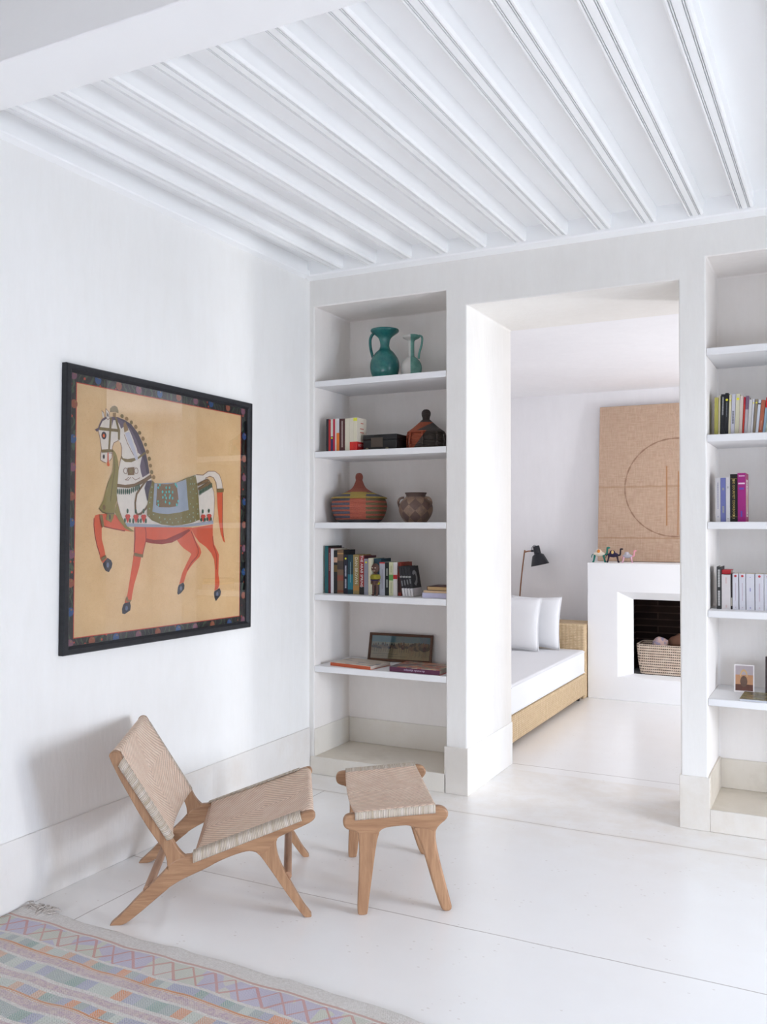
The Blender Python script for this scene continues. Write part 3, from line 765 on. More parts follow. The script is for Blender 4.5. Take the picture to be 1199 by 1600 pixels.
# local x -> +y of the room, local y -> up, local z -> into the room
t.rotation_euler = Matrix(((0, 0, 1), (1, 0, 0), (0, 1, 0))).to_euler()
inner_ = bpy.data.objects.new('mount', None)
bpy.data.objects.remove(inner_)
tilt = R(-.56)
t.rotation_euler = (Matrix(((0, 0, 1), (1, 0, 0), (0, 1, 0))) @ Matrix.Rotation(tilt, 3, 'Z')).to_euler()
FWD = .0355
bm = bmesh.new()
def ringpts(e): return [(e, e), (PW-e, e), (PW-e, PH-e), (e, PH-e)]
prof = [(0, 0), (0, .024), (.004, .029), (.024, .029), (FWD-.003, .022), (FWD, .019), (FWD, .006), (FWD, 0)]
V = [[bm.verts.new((x, y, z)) for x, y in ringpts(e)] for e, z in prof]
for a, b in zip(V, V[1:]+V[:1]):
    for k in range(4): bm.faces.new((a[k], a[(k+1) % 4], b[(k+1) % 4], b[k]))
obj('picture_frame', bm, M_DARKW, t, smooth=False)
ART = [('p','red2',[(0.7291,0.4762),(0.8365,0.5292),(0.8589,0.4954),(0.8753,0.4676),(0.9108,0.4319),(0.9181,0.4109),(0.9053,0.3898),(0.8646,0.3644),(0.8339,0.3411),(0.8071,0.3148),(0.7925,0.2837),(0.7857,0.2676),(0.7497,0.2583),(0.7565,0.2774),(0.7731,0.3155),(0.8095,0.3659),(0.8401,0.4042),(0.8269,0.4131),(0.7837,0.4327),(0.7534,0.4524)]),('s','reddk',[(0.8377,0.5152),(0.8632,0.4754),(0.8918,0.4317),(0.895,0.4117),(0.8833,0.3916),(0.8396,0.3612),(0.81,0.3269)],0.005),('p','red2',[(0.8334,0.5332),(1.0092,0.5539),(1.01,0.4959),(1.0207,0.4509),(1.0522,0.4132),(1.0625,0.3963),(1.0609,0.3632),(1.0589,0.2971),(1.0684,0.2602),(1.0687,0.2392),(1.0569,0.221),(1.027,0.2118),(1.0316,0.2408),(1.0304,0.3229),(1.0227,0.3729),(0.9983,0.4057),(0.9528,0.4393),(0.9004,0.4638),(0.867,0.4915)]),('s','reddk',[(1.0101,0.4919),(1.0147,0.4469),(1.0383,0.405),(1.0447,0.3801),(1.0415,0.323)],0.005),('p','red',[(0.4312,0.5403),(0.5042,0.538),(0.8424,0.5363),(0.8197,0.512),(0.76,0.4855),(0.6942,0.4628),(0.6222,0.4551),(0.5521,0.4595),(0.506,0.467),(0.4846,0.4988)]),('p','reddk',[(0.506,0.467),(0.5058,0.485),(0.5659,0.4756),(0.65,0.4784),(0.7228,0.5001),(0.8195,0.529),(0.8306,0.5211),(0.76,0.4855),(0.6942,0.4628),(0.6222,0.4551),(0.5521,0.4595)]),('p','red',[(0.2107,0.5891),(0.2636,0.5936),(0.3107,0.5901),(0.3268,0.5802),(0.356,0.5536),(0.3883,0.5299),(0.4304,0.5153),(0.4094,0.5141),(0.3724,0.5187),(0.3002,0.528),(0.2421,0.5375),(0.2302,0.5284),(0.2316,0.4814),(0.2429,0.4506),(0.2511,0.4257),(0.2553,0.4057),(0.2674,0.3968),(0.2476,0.3757),(0.2365,0.3786),(0.2234,0.3954),(0.2192,0.4144),(0.2029,0.4512),(0.1895,0.495),(0.1831,0.5419),(0.1838,0.5699),(0.1917,0.5839)]),('s','reddk',[(0.1848,0.5699),(0.1841,0.5419),(0.1915,0.495),(0.2049,0.4512),(0.2212,0.4144)],0.005),('s','reddk',[(0.2421,0.5365),(0.3003,0.527),(0.3724,0.5177)],0.005),('p','red',[(0.4332,0.5393),(0.5042,0.54),(0.5105,0.5101),(0.5109,0.4721),(0.4944,0.4279),(0.4827,0.3959),(0.4276,0.3963),(0.4334,0.4224),(0.4348,0.4804)]),('p','red',[(0.4296,0.3994),(0.4807,0.3968),(0.4701,0.3548),(0.4359,0.2715),(0.4234,0.2234),(0.4205,0.2044),(0.4106,0.1933),(0.3775,0.193),(0.3814,0.208),(0.3932,0.2301),(0.4028,0.2732),(0.4162,0.3363)]),('s','reddk',[(0.5042,0.537),(0.5115,0.5101),(0.5109,0.4721),(0.4906,0.4099)],0.005),('s','reddk',[(0.4363,0.5303),(0.4378,0.4804),(0.4344,0.4224)],0.007),('p','hoof',[(0.2674,0.3988),(0.2885,0.388),(0.2977,0.3731),(0.2928,0.3551),(0.276,0.335),(0.2559,0.3428),(0.2427,0.3616),(0.2396,0.3746)]),('p','hoof',[(0.3775,0.193),(0.4106,0.1953),(0.4158,0.1774),(0.413,0.1573),(0.378,0.1431),(0.362,0.1469),(0.3598,0.1669),(0.3676,0.1859)]),('p','hoof',[(0.7477,0.2563),(0.7807,0.2666),(0.7899,0.2527),(0.7871,0.2336),(0.7633,0.2154),(0.7423,0.2082),(0.7362,0.2162),(0.7399,0.2432)]),('p','hoof',[(1.025,0.2087),(1.0689,0.2241),(1.0822,0.2052),(1.0765,0.1852),(1.0398,0.1578),(1.0285,0.1757),(1.0232,0.1957)]),('e','hoofhi',(0.2697,0.3669),0.008,0.012),('e','hoofhi',(0.3888,0.1691),0.009,0.011),('e','hoofhi',(0.763,0.2384),0.008,0.011),('e','hoofhi',(1.0503,0.1949),0.01,0.0111),('p','red',[(1.04,0.7194),(1.0899,0.7219),(1.091,0.6458),(1.0901,0.5677),(1.0938,0.5177),(1.1136,0.4588),(1.0975,0.4667),(1.0749,0.5095),(1.0612,0.5594),(1.047,0.6444)]),('s','reddk',[(1.087,0.7158),(1.0881,0.5677),(1.0992,0.4897)],0.005),('p','white',[(0.2035,0.9516),(0.2148,0.9148),(0.2232,0.8729),(0.2184,0.8509),(0.2176,0.8259),(0.2316,0.8201),(0.2486,0.8162),(0.2725,0.8255),(0.2873,0.8446),(0.2861,0.8676),(0.2889,0.8906),(0.2967,0.9077),(0.3255,0.9219),(0.3376,0.9121),(0.3458,0.8932),(0.3461,0.8612),(0.3355,0.8231),(0.3258,0.7881),(0.3204,0.7281),(0.3178,0.6851),(0.3221,0.6461),(0.3385,0.6033),(0.3548,0.5725),(0.372,0.5537),(0.4971,0.5509),(0.5992,0.5429),(0.7063,0.54),(0.8182,0.551),(0.8991,0.5628),(1.008,0.5709),(1.0175,0.605),(1.0195,0.6821),(1.013,0.7201),(0.9955,0.7579),(0.9732,0.7817),(0.9611,0.7886),(0.866,0.8016),(0.7914,0.7799),(0.7188,0.7531),(0.649,0.7424),(0.565,0.7445),(0.5419,0.7593),(0.5286,0.7901),(0.5181,0.837),(0.5005,0.8888),(0.4782,0.9286),(0.4478,0.9692),(0.4056,0.9997),(0.3646,1.0153),(0.3166,1.0238),(0.2687,1.0212),(0.2349,1.0129),(0.2161,0.9927),(0.2044,0.9656)]),('p','white',[(0.866,0.8016),(0.9249,0.8022),(0.9666,0.8247),(1.0215,0.8283),(1.0596,0.8116),(1.079,0.7818),(1.0896,0.7409),(1.0387,0.7384),(1.0322,0.7713),(1.0099,0.7951),(0.9789,0.7998),(0.9431,0.7874),(0.9074,0.768),(0.8724,0.7737)]),('s','brownline',[(0.872,0.8017),(0.9249,0.8022),(0.9666,0.8247),(1.0215,0.8283),(1.0596,0.8116),(1.079,0.7818),(1.0896,0.7409)],0.004),('s','brownline',[(1.0387,0.7384),(1.0322,0.7713),(1.0099,0.7951),(0.9789,0.7998),(0.9431,0.7874)],0.004),('s','brownline',[(0.9732,0.7817),(0.9955,0.7579),(1.015,0.7201),(1.0205,0.6821),(1.0175,0.605),(1.008,0.5709)],0.004),('s','brownline',[(0.2035,0.9516),(0.2148,0.9148),(0.2232,0.8729),(0.2184,0.8509),(0.2176,0.8259),(0.2316,0.8201),(0.2486,0.8162)],0.0035),('s','brownline',[(0.2873,0.8446),(0.2861,0.8676),(0.2889,0.8906),(0.2967,0.9077),(0.3255,0.9219)],0.0035),('s','brownline',[(0.3376,0.9121),(0.3468,0.8932),(0.3471,0.8612),(0.3365,0.8231),(0.3268,0.7881),(0.3214,0.7281)],0.0035),('s','brownline',[(0.3612,0.9513),(0.3825,0.9136),(0.4078,0.8808),(0.433,0.8541)],0.0035),('s','brownline',[(0.4233,0.929),(0.4446,0.8962),(0.4498,0.8753)],0.0035),('s','brownline',[(0.3179,0.6741),(0.3231,0.6462),(0.3395,0.6034),(0.3548,0.5725),(0.372,0.5537)],0.0035),('p','mane',[(0.2687,1.0212),(0.3166,1.0258),(0.3645,1.0173),(0.4056,1.0027),(0.4478,0.9692),(0.4782,0.9286),(0.5005,0.8888),(0.5181,0.837),(0.5296,0.7872),(0.4829,0.7647),(0.4716,0.7896),(0.4654,0.8155),(0.4711,0.8395),(0.4788,0.8636),(0.4538,0.8763),(0.4446,0.8962),(0.4233,0.929),(0.406,0.9568),(0.3898,0.9806),(0.3648,0.9923),(0.341,0.9751),(0.3308,0.9939),(0.3127,1.0117),(0.2928,1.0095),(0.2831,0.9774),(0.2827,1.0204)]),('p','mane2',[(0.3166,1.0238),(0.3646,1.0163),(0.4056,1.0017),(0.4478,0.9682),(0.4782,0.9266),(0.5006,0.8878),(0.5171,0.837),(0.5276,0.7881),(0.5106,0.783),(0.4951,0.8348),(0.4747,0.8776),(0.4402,0.9362),(0.4058,0.9798),(0.3647,1.0043)]),('p','mane',[(0.2458,1.018),(0.223,1.0058),(0.2083,0.9806),(0.2014,0.9646),(0.1825,0.9554),(0.1936,0.9475),(0.2035,0.9516),(0.2133,0.9727),(0.2271,0.9968),(0.2539,1.0121)]),('p','mane2',[(0.5459,0.7563),(0.511,0.749),(0.4964,0.7168),(0.515,0.6581),(0.523,0.6581),(0.5373,0.7183)]),('p','white',[(0.2207,1.0427),(0.2327,1.0358),(0.2399,1.0149),(0.2269,1.0128)]),('p','white',[(0.2455,1.055),(0.2646,1.0402),(0.2698,1.0153),(0.2579,1.0061),(0.2478,1.017)]),('p','dark',[(0.2526,1.0401),(0.2617,1.0292),(0.2618,1.0182),(0.2548,1.0221)]),('s','brownline',[(0.2455,1.055),(0.2646,1.0402),(0.2698,1.0153),(0.2579,1.0061),(0.2478,1.017),(0.2455,1.055)],0.003),('s','brownline',[(0.2207,1.0427),(0.2327,1.0358),(0.2399,1.0149)],0.003),('p','olive',[(0.2706,1.0412),(0.2724,1.0583),(0.2843,1.0694),(0.2992,1.0745),(0.3152,1.0697),(0.3233,1.0538),(0.3234,1.0438),(0.3004,1.0466)]),('p','gold',[(0.2885,1.0414),(0.3084,1.0447),(0.3066,1.0247),(0.2907,1.0225)]),('e','olive',(0.3464,1.0331),0.01,0.009),('e','gold',(0.3754,1.0244),0.011,0.009),('e','olive',(0.4055,1.0117),0.01,0.009),('e','gold',(0.4346,0.9941),0.011,0.01),('e','olive',(0.4598,0.9694),0.011,0.0089),('e','gold',(0.483,0.9446),0.011,0.01),('e','olive',(0.5002,0.9188),0.01,0.009),('e','gold',(0.5135,0.887),0.011,0.01),('e','olive',(0.5269,0.8551),0.0109,0.01),('e','gold',(0.5352,0.8232),0.011,0.009),('e','olive',(0.5435,0.7933),0.011,0.01),('e','gold',(0.5587,0.7705),0.011,0.01),('p','olive',[(0.2084,0.9696),(0.3331,0.972),(0.3332,0.959),(0.2065,0.9556)]),('p','olive',[(0.2708,1.0183),(0.2827,1.0204),(0.2792,0.9654),(0.2766,0.9204),(0.273,0.8774),(0.2621,0.8763),(0.2647,0.9193),(0.2682,0.9733)]),('p','olive',[(0.3007,1.0226),(0.3126,1.0237),(0.3249,0.9879),(0.3351,0.969),(0.3335,0.924),(0.3215,0.9249),(0.3211,0.9649)]),('p','olive',[(0.2232,0.8719),(0.2671,0.8774),(0.291,0.8776),(0.3031,0.8688),(0.2791,0.8655),(0.2482,0.8612),(0.2233,0.8579)]),('p','olive',[(0.3451,0.8582),(0.3532,0.8443),(0.3832,0.8426),(0.433,0.8521),(0.45,0.8563),(0.4956,0.8858),(0.5027,0.8768),(0.454,0.8484),(0.4083,0.8299),(0.3674,0.8285),(0.3433,0.8412)]),('p','gold',[(0.3646,1.0113),(0.3538,0.9972),(0.3611,0.9613),(0.3879,0.9746),(0.3808,0.9885)]),('p','tassel',[(0.3651,0.9583),(0.392,0.9676),(0.4154,0.9219),(0.45,0.8523),(0.4481,0.8423),(0.4351,0.8422),(0.4158,0.8759),(0.3824,0.9275)]),('e','dark',(0.2356,0.935),0.0149,0.017),('e','orange',(0.2346,0.934),0.007,0.008),('e','dark',(0.2364,0.8421),0.006,0.01),('p','red',[(0.2582,0.8623),(0.2642,0.8624),(0.2666,0.8204),(0.2717,0.8075),(0.2628,0.8004),(0.2547,0.8083),(0.2576,0.8233)]),('e','orange',(0.2637,0.8094),0.008,0.008),('s','brownline',[(0.2662,0.8604),(0.2872,0.8616),(0.2854,0.8396),(0.2705,0.8255)],0.003),('p','brown',[(0.3846,0.8037),(0.4275,0.8091),(0.4278,0.7731),(0.3859,0.7697)]),('e','olive',(0.4057,0.7889),0.012,0.011),('s','brownline',[(0.3837,0.7897),(0.3818,0.7826),(0.3778,0.7776),(0.3719,0.7755),(0.3659,0.7765),(0.3608,0.7814),(0.3588,0.7874),(0.3607,0.7944),(0.3646,0.7995),(0.3706,0.8015),(0.3776,0.7996),(0.3817,0.7956),(0.3837,0.7897)],0.003),('s','brownline',[(0.4526,0.7934),(0.4517,0.7874),(0.4467,0.7823),(0.4408,0.7803),(0.4337,0.7812),(0.4297,0.7861),(0.4276,0.7921),(0.4296,0.7991),(0.4335,0.8042),(0.4395,0.8062),(0.4465,0.8043),(0.4505,0.8003),(0.4526,0.7934)],0.003),('s','brownline',[(0.405,0.7619),(0.3891,0.7477),(0.3691,0.7475),(0.393,0.7608)],0.003),('s','brownline',[(0.414,0.762),(0.4351,0.7502),(0.4639,0.7625)],0.003),('p','scarf',[(0.29,0.8746),(0.3031,0.8688),(0.3132,0.8559),(0.3234,0.828),(0.3277,0.7971),(0.3214,0.7281),(0.3178,0.6791),(0.3181,0.6511),(0.3083,0.628),(0.3065,0.606),(0.2968,0.572),(0.284,0.5538),(0.2529,0.5675),(0.2606,0.5936),(0.2336,0.5983),(0.2124,0.6141),(0.2361,0.6513),(0.2624,0.7305),(0.2889,0.7777),(0.2935,0.8197),(0.2933,0.8487)]),('p','scarf',[(0.3066,0.6),(0.3201,0.6461),(0.3386,0.5953),(0.372,0.5557),(0.3962,0.533),(0.4324,0.5153),(0.4094,0.5151),(0.3723,0.5297),(0.3309,0.5663)]),('s','olive2',[(0.2993,0.8487),(0.3038,0.7928),(0.2895,0.7207),(0.2791,0.6497)],0.004),('s','olive2',[(0.2124,0.6141),(0.2336,0.5983),(0.2606,0.5936),(0.3026,0.594)],0.006),('e','brown',(0.2404,0.6204),0.009,0.0119),('e','dark',(0.2768,0.5778),0.005,0.0119),('p','brown',[(0.3184,0.728),(0.3694,0.7246),(0.4302,0.7342),(0.4939,0.7608),(0.5366,0.7832),(0.5458,0.7683),(0.503,0.7469),(0.4523,0.7234),(0.3895,0.7118),(0.3175,0.712)]),('e','green',(0.3237,0.6931),0.004,0.013),('e','green',(0.3357,0.6932),0.004,0.014),('e','green',(0.3477,0.6934),0.004,0.0139),('e','green',(0.3597,0.6945),0.004,0.014),('e','green',(0.3717,0.6946),0.004,0.014),('e','green',(0.3836,0.6957),0.005,0.013),('e','green',(0.3956,0.6958),0.005,0.014),('e','green',(0.4086,0.701),0.004,0.014),('e','green',(0.4205,0.7061),0.005,0.014),('e','green',(0.4335,0.7112),0.004,0.014),('e','green',(0.4454,0.7153),0.005,0.014),('e','green',(0.4583,0.7205),0.005,0.014),('s','brown',[(0.5327,0.7722),(0.4941,0.7408),(0.4645,0.7095),(0.4437,0.6853),(0.4351,0.6473),(0.4385,0.6093),(0.4497,0.5914),(0.4746,0.5987),(0.5044,0.62),(0.5172,0.6351)],0.01),('p','redfl',[(0.3707,0.5847),(0.3776,0.5927),(0.3976,0.5929),(0.4047,0.585),(0.3998,0.575),(0.388,0.5529),(0.3758,0.5747)]),('e','green',(0.3865,0.6078),0.006,0.011),('e','green',(0.3699,0.5647),0.006,0.011),('e','green',(0.4019,0.565),0.006,0.011),('p','redfl',[(0.4227,0.5842),(0.4297,0.5922),(0.4507,0.5924),(0.4587,0.5845),(0.4538,0.5745),(0.4411,0.5524),(0.4278,0.5742)]),('e','green',(0.4395,0.6073),0.006,0.011),('e','green',(0.4229,0.5632),0.0061,0.012),('e','green',(0.4559,0.5645),0.006,0.011),('p','redfl',[(0.4737,0.5847),(0.4807,0.5927),(0.5016,0.5939),(0.5097,0.586),(0.5048,0.575),(0.4921,0.5529),(0.4788,0.5747)]),('e','green',(0.4905,0.6088),0.006,0.011),('e','green',(0.4729,0.5647),0.006,0.011),('e','green',(0.507,0.565),0.006,0.012),('p','redfl',[(0.9077,0.5939),(0.9156,0.603),(0.9376,0.6032),(0.9457,0.5943),(0.9388,0.5832),(0.9271,0.5641),(0.9148,0.582)]),('e','green',(0.9234,0.6181),0.007,0.011),('e','green',(0.9109,0.576),0.007,0.01),('e','green',(0.9399,0.5772),0.008,0.01),('p','redfl',[(0.9566,0.5974),(0.9645,0.6065),(0.9865,0.6067),(0.9956,0.5978),(0.9878,0.5867),(0.9761,0.5666),(0.9638,0.5855)]),('e','green',(0.9723,0.6226),0.007,0.01),('e','green',(0.9599,0.5794),0.007,0.01),('e','green',(0.9899,0.5807),0.007,0.01),('p','ltblue',[(0.37,0.5537),(0.4971,0.5499),(0.6252,0.5482),(0.5992,0.5459),(0.7063,0.543),(0.7892,0.5498),(0.8991,0.5618),(1.008,0.5729),(1.0092,0.5559),(0.8993,0.5468),(0.7904,0.5388),(0.7064,0.536),(0.4973,0.5359),(0.3842,0.5368)]),('p','olivecl',[(0.5469,0.7553),(0.565,0.7435),(0.649,0.7424),(0.7188,0.7531),(0.7914,0.7799),(0.8611,0.7986),(0.8724,0.7697),(0.8885,0.6848),(0.8989,0.5768),(0.8411,0.5603),(0.7612,0.5485),(0.6953,0.5438),(0.6152,0.5491),(0.5469,0.5674),(0.5137,0.5911),(0.5133,0.6291),(0.5245,0.6981)]),('p','ltblue',[(0.562,0.7425),(0.578,0.7417),(0.7248,0.7542),(0.7905,0.7738),(0.8113,0.623),(0.7495,0.6104),(0.6616,0.5995),(0.5986,0.6009),(0.5495,0.6084),(0.5559,0.6645)]),('p','brown',[(0.58,0.7397),(0.649,0.7424),(0.7188,0.7521),(0.7368,0.6643),(0.7271,0.6392),(0.6672,0.6316),(0.5982,0.6309),(0.5741,0.6407),(0.5785,0.7007)]),('e','turq',(0.6442,0.7253),0.005,0.007),('e','turq',(0.6681,0.7266),0.005,0.007),('e','turq',(0.6184,0.7041),0.006,0.007),('e','turq',(0.6444,0.7043),0.005,0.006),('e','turq',(0.6654,0.7066),0.006,0.007),('e','turq',(0.6904,0.7058),0.005,0.007),('e','turq',(0.6366,0.6893),0.005,0.007),('e','turq',(0.6736,0.6886),0.0059,0.007),('e','turq',(0.6207,0.6781),0.005,0.007),('e','turq',(0.6447,0.6754),0.005,0.007),('e','turq',(0.6687,0.6776),0.005,0.007),('e','turq',(0.6907,0.6768),0.005,0.007),('e','turq',(0.6399,0.6573),0.005,0.007),('e','turq',(0.669,0.6516),0.006,0.007),('e','turq',(0.5991,0.7369),0.005,0.007),('e','turq',(0.5882,0.7228),0.006,0.006),('e','turq',(0.7109,0.745),0.006,0.007),('e','turq',(0.72,0.7361),0.005,0.007),('e','turq',(0.5869,0.6578),0.005,0.006),('e','turq',(0.5901,0.6418),0.005,0.006),('e','turq',(0.7318,0.6642),0.005,0.007),('e','turq',(0.721,0.6461),0.006,0.007),('e','paledot',(0.5443,0.7233),0.0039,0.004),('e','paledot',(0.5395,0.6993),0.004,0.003),('e','paledot',(0.5378,0.6743),0.004,0.004),('e','paledot',(0.53,0.6502),0.004,0.003),('e','paledot',(0.5283,0.6222),0.004,0.004),('e','paledot',(0.5566,0.5955),0.004,0.003),('e','paledot',(0.5267,0.5912),0.003,0.003),('e','paledot',(0.5988,0.5819),0.004,0.004),('e','paledot',(0.6359,0.5753),0.004,0.004),('e','paledot',(0.6729,0.5746),0.004,0.003),('e','paledot',(0.7168,0.5791),0.004,0.003),('e','paledot',(0.7558,0.5834),0.004,0.003),('e','paledot',(0.8007,0.5879),0.004,0.003),('e','paledot',(0.8467,0.5883),0.004,0.004),('e','paledot',(0.8805,0.6057),0.005,0.004),('e','paledot',(0.8455,0.6093),0.005,0.003),('e','paledot',(0.8176,0.6011),0.004,0.003),('e','paledot',(0.607,0.561),0.004,0.003),('e','paledot',(0.6521,0.5594),0.004,0.004),('e','paledot',(0.6901,0.5578),0.003,0.004),('e','paledot',(0.733,0.5632),0.004,0.003),('e','paledot',(0.778,0.5657),0.004,0.003),('e','paledot',(0.824,0.5681),0.004,0.003),('e','paledot',(0.8639,0.5735),0.004,0.004),('e','paledot',(0.8254,0.7782),0.0039,0.004),('e','paledot',(0.8542,0.7915),0.004,0.004),('e','paledot',(0.8377,0.7533),0.004,0.004),('e','paledot',(0.8207,0.7521),0.004,0.004),('e','paledot',(0.844,0.7274),0.004,0.004),('e','paledot',(0.8212,0.7121),0.004,0.003),('e','paledot',(0.8672,0.7066),0.004,0.004),('e','paledot',(0.8415,0.6833),0.004,0.003),('e','paledot',(0.8739,0.6546),0.004,0.003),('e','paledot',(0.8451,0.6383),0.004,0.004),('e','paledot',(0.8802,0.6287),0.004,0.003),('e','paledot',(0.8219,0.6531),0.004,0.003),('e','paledot',(0.8546,0.7545),0.004,0.003),('p','brown',[(0.8756,0.7557),(0.9551,0.7865),(0.9692,0.7787),(0.9613,0.7706),(0.8788,0.7437)]),('p','brown',[(0.8819,0.7348),(0.9732,0.7757),(0.9924,0.7599),(0.886,0.7228)]),('e','green',(0.8942,0.7109),0.0029,0.015),('e','green',(0.9031,0.715),0.004,0.015),('e','green',(0.913,0.7201),0.003,0.014),('e','green',(0.922,0.7242),0.004,0.014),('e','green',(0.9319,0.7283),0.003,0.014),('e','green',(0.9409,0.7324),0.0039,0.014),('e','green',(0.9508,0.7365),0.004,0.014),('e','green',(0.9607,0.7406),0.003,0.015),('e','green',(0.9697,0.7447),0.0039,0.015),('e','green',(0.9796,0.7498),0.004,0.014),('e','green',(0.9895,0.7539),0.004,0.014),('p','olive',[(1.0357,0.7383),(1.0926,0.7419),(1.0899,0.7219),(1.04,0.7194)]),('p','olive',[(0.2127,0.5851),(0.2277,0.5883),(0.2401,0.5374),(0.2282,0.5313)]),('p','olive',[(0.4294,0.4183),(0.4886,0.4089),(0.4867,0.3949),(0.4296,0.4034)]),('p','olive',[(0.2233,0.3984),(0.2513,0.4117),(0.2574,0.3977),(0.2305,0.3855)]),('p','olive',[(0.3793,0.214),(0.3873,0.2241),(0.3935,0.2071),(0.4145,0.2033),(0.4066,0.1953),(0.3815,0.2)]),('e','rbl',(0.0542,0.9031),0.019,0.019),('e','rpu',(0.0541,0.7843),0.019,0.019),('e','rrb',(0.0501,0.6614),0.019,0.019),('e','rbl',(0.0509,0.5516),0.019,0.019),('e','rpu',(0.053,0.4178),0.019,0.019),('e','rrb',(0.0509,0.298),0.019,0.019),('e','rbl',(0.0508,0.1772),0.019,0.019),('e','rpu',(0.0509,0.0444),0.019,0.019),('e','rrb',(0.0581,1.0509),0.019,0.019),('e','rpu',(0.0531,1.1717),0.019,0.019),('e','rbl',(0.1927,1.1712),0.019,0.019),('e','rrb',(0.3193,1.1657),0.019,0.019),('e','rpu',(0.4468,1.1651),0.019,0.019),('e','rbl',(0.5893,1.1677),0.019,0.019),('e','rrb',(0.7258,1.1702),0.019,0.019),('e','rpu',(0.8553,1.1697),0.019,0.019),('e','rbl',(0.9779,1.1721),0.019,0.019),('e','rrb',(1.1204,1.1697),0.019,0.019),('e','rpu',(1.254,1.1672),0.019,0.019),('e','rbl',(1.267,1.0321),0.019,0.019),('e','rrb',(1.2679,0.911),0.019,0.019),('e','rpu',(1.2694,0.8078),0.019,0.019),('e','rbl',(1.2724,0.6786),0.019,0.019),('e','rrb',(1.2713,0.5544),0.019,0.019),('e','rpu',(1.2733,0.4283),0.019,0.019),('e','rbl',(1.2722,0.3011),0.019,0.019),('e','rrb',(1.2711,0.1749),0.019,0.019),('e','rpu',(1.2681,0.0436),0.019,0.019),('e','rrb',(0.1743,0.0444),0.019,0.019),('e','rbl',(0.3178,0.0446),0.019,0.019),('e','rpu',(0.4613,0.0418),0.019,0.019),('e','rrb',(0.5918,0.0429),0.019,0.019),('e','rbl',(0.7383,0.0422),0.019,0.019),('e','rpu',(0.8668,0.0412),0.019,0.019),('e','rrb',(1.0033,0.0404),0.019,0.019),('e','rbl',(1.1468,0.0386),0.019,0.019)]
def art_bg():
    t = NT('painting_ochre_ground'); p = t.coord(); n = t.noise(p, 5, 5, .7); n2 = t.noise(t.map(p, (3, 3, 1)), 60, 4)
    col = t.mix(t.rng(n, .3, .7), (.70, .47, .235), (.79, .57, .32))
    col = t.mix(t.rng(n2, .55, .75, 0, .35), col, (.52, .33, .15))
    sp = t.math('LESS_THAN', t.vor(p, 40), .06); col = t.mix(t.math('MULTIPLY', sp, .3), col, (.3, .2, .1))
    return t.fin(col, .8, .2)
def art_border():
    t = NT('painting_dark_border'); p = t.coord(); n = t.noise(p, 30, 5, .7)
    w = t.n('ShaderNodeTexWave'); t.put(w.inputs['Vector'], p); w.inputs['Scale'].default_value = 9; w.inputs['Distortion'].default_value = 14; w.inputs['Detail'].default_value = 2
    col = t.mix(t.math('GREATER_THAN', w.outputs['Fac'], .88), (.012, .014, .018), (.045, .085, .05))
    dots = t.math('LESS_THAN', t.vor(p, 24), .15)
    col = t.mix(dots, col, (.55, .07, .04))
    return t.fin(t.mix(t.rng(n, .6, .8, 0, .4), col, (.03, .035, .04)), .75, .2)
PC = dict(red=(216, 92, 52), red2=(214, 96, 62), reddk=(150, 48, 36), hoof=(34, 38, 54), hoofhi=(96, 108, 134), white=(226, 216, 204), brownline=(150, 112, 92), mane=(104, 88, 104), mane2=(70, 58, 74),
          dark=(58, 48, 58), olive=(128, 108, 60), gold=(150, 116, 66), orange=(226, 104, 44), tassel=(200, 198, 206), brown=(122, 92, 52), green=(38, 84, 58), scarf=(142, 128, 62), olive2=(110, 92, 46),
          redfl=(200, 62, 42), ltblue=(156, 164, 176), olivecl=(126, 112, 52), turq=(66, 186, 178), paledot=(158, 176, 150), rbl=(30, 78, 132), rpu=(128, 78, 100), rrb=(150, 80, 56), rim=(196, 50, 38))
names = list(PC); AM = [art_bg(), art_border()]+[paint(PC[k], .8, 'painting_'+k, .1) for k in names]
idx = {k: i+2 for i, k in enumerate(names)}
bm = bmesh.new()
def flat(pts, z, mi):
    if len(pts) < 3: return
    try:
        f = bm.faces.new([bm.verts.new((x, y, z)) for x, y in pts]); f.material_index = mi; f.normal_update()
        if f.normal.z < 0: f.normal_flip()
    except ValueError: pass
flat([(FWD-.001, FWD-.001), (PW-FWD+.001, FWD-.001), (PW-FWD+.001, PH-FWD+.001), (FWD-.001, PH-FWD+.001)], .004, 1)
i0, i1, j0, j1 = .0782, 1.243, .067, 1.142
flat([(i0-.004, j0-.004), (i1+.004, j0-.004), (i1+.004, j1+.004), (i0-.004, j1+.004)], .0041, idx['rim'])
flat([(i0, j0), (i1, j0), (i1, j1), (i0, j1)], .0042, 0)
zz = .0044
for it in ART:
    zz += .00003
    if it[0] == 'p':
        q = it[2]; area = sum(q[i][0]*q[(i+1) % len(q)][1]-q[(i+1) % len(q)][0]*q[i][1] for i in range(len(q)))
        flat(q if area > 0 else q[::-1], zz, idx[it[1]])
    elif it[0] == 'e':
        (cx, cy), rx, ry = it[2:]
        flat([(cx+rx*math.cos(2*math.pi*k/14), cy+ry*math.sin(2*math.pi*k/14)) for k in range(14)], zz, idx[it[1]])
        if it[1][0] == 'r' and it[1] in ('rbl', 'rpu', 'rrb'):
            flat([(cx+.006+.004*math.cos(2*math.pi*k/8), cy+.009+.004*math.sin(2*math.pi*k/8)) for k in range(8)], zz+.00001, idx['gold'])
    else:
        pts, w = it[2], it[3]/2
        for k in range(len(pts)-1):
            a, b = Vector(pts[k]), Vector(pts[k+1]); d = b-a
            if d.length < 1e-6: continue
            d.normalize(); nrm = Vector((-d.y, d.x))*w; a = a-d*w*.5; b = b+d*w*.5
            flat([tuple(a-nrm), tuple(b-nrm), tuple(b+nrm), tuple(a+nrm)], zz, idx[it[1]])
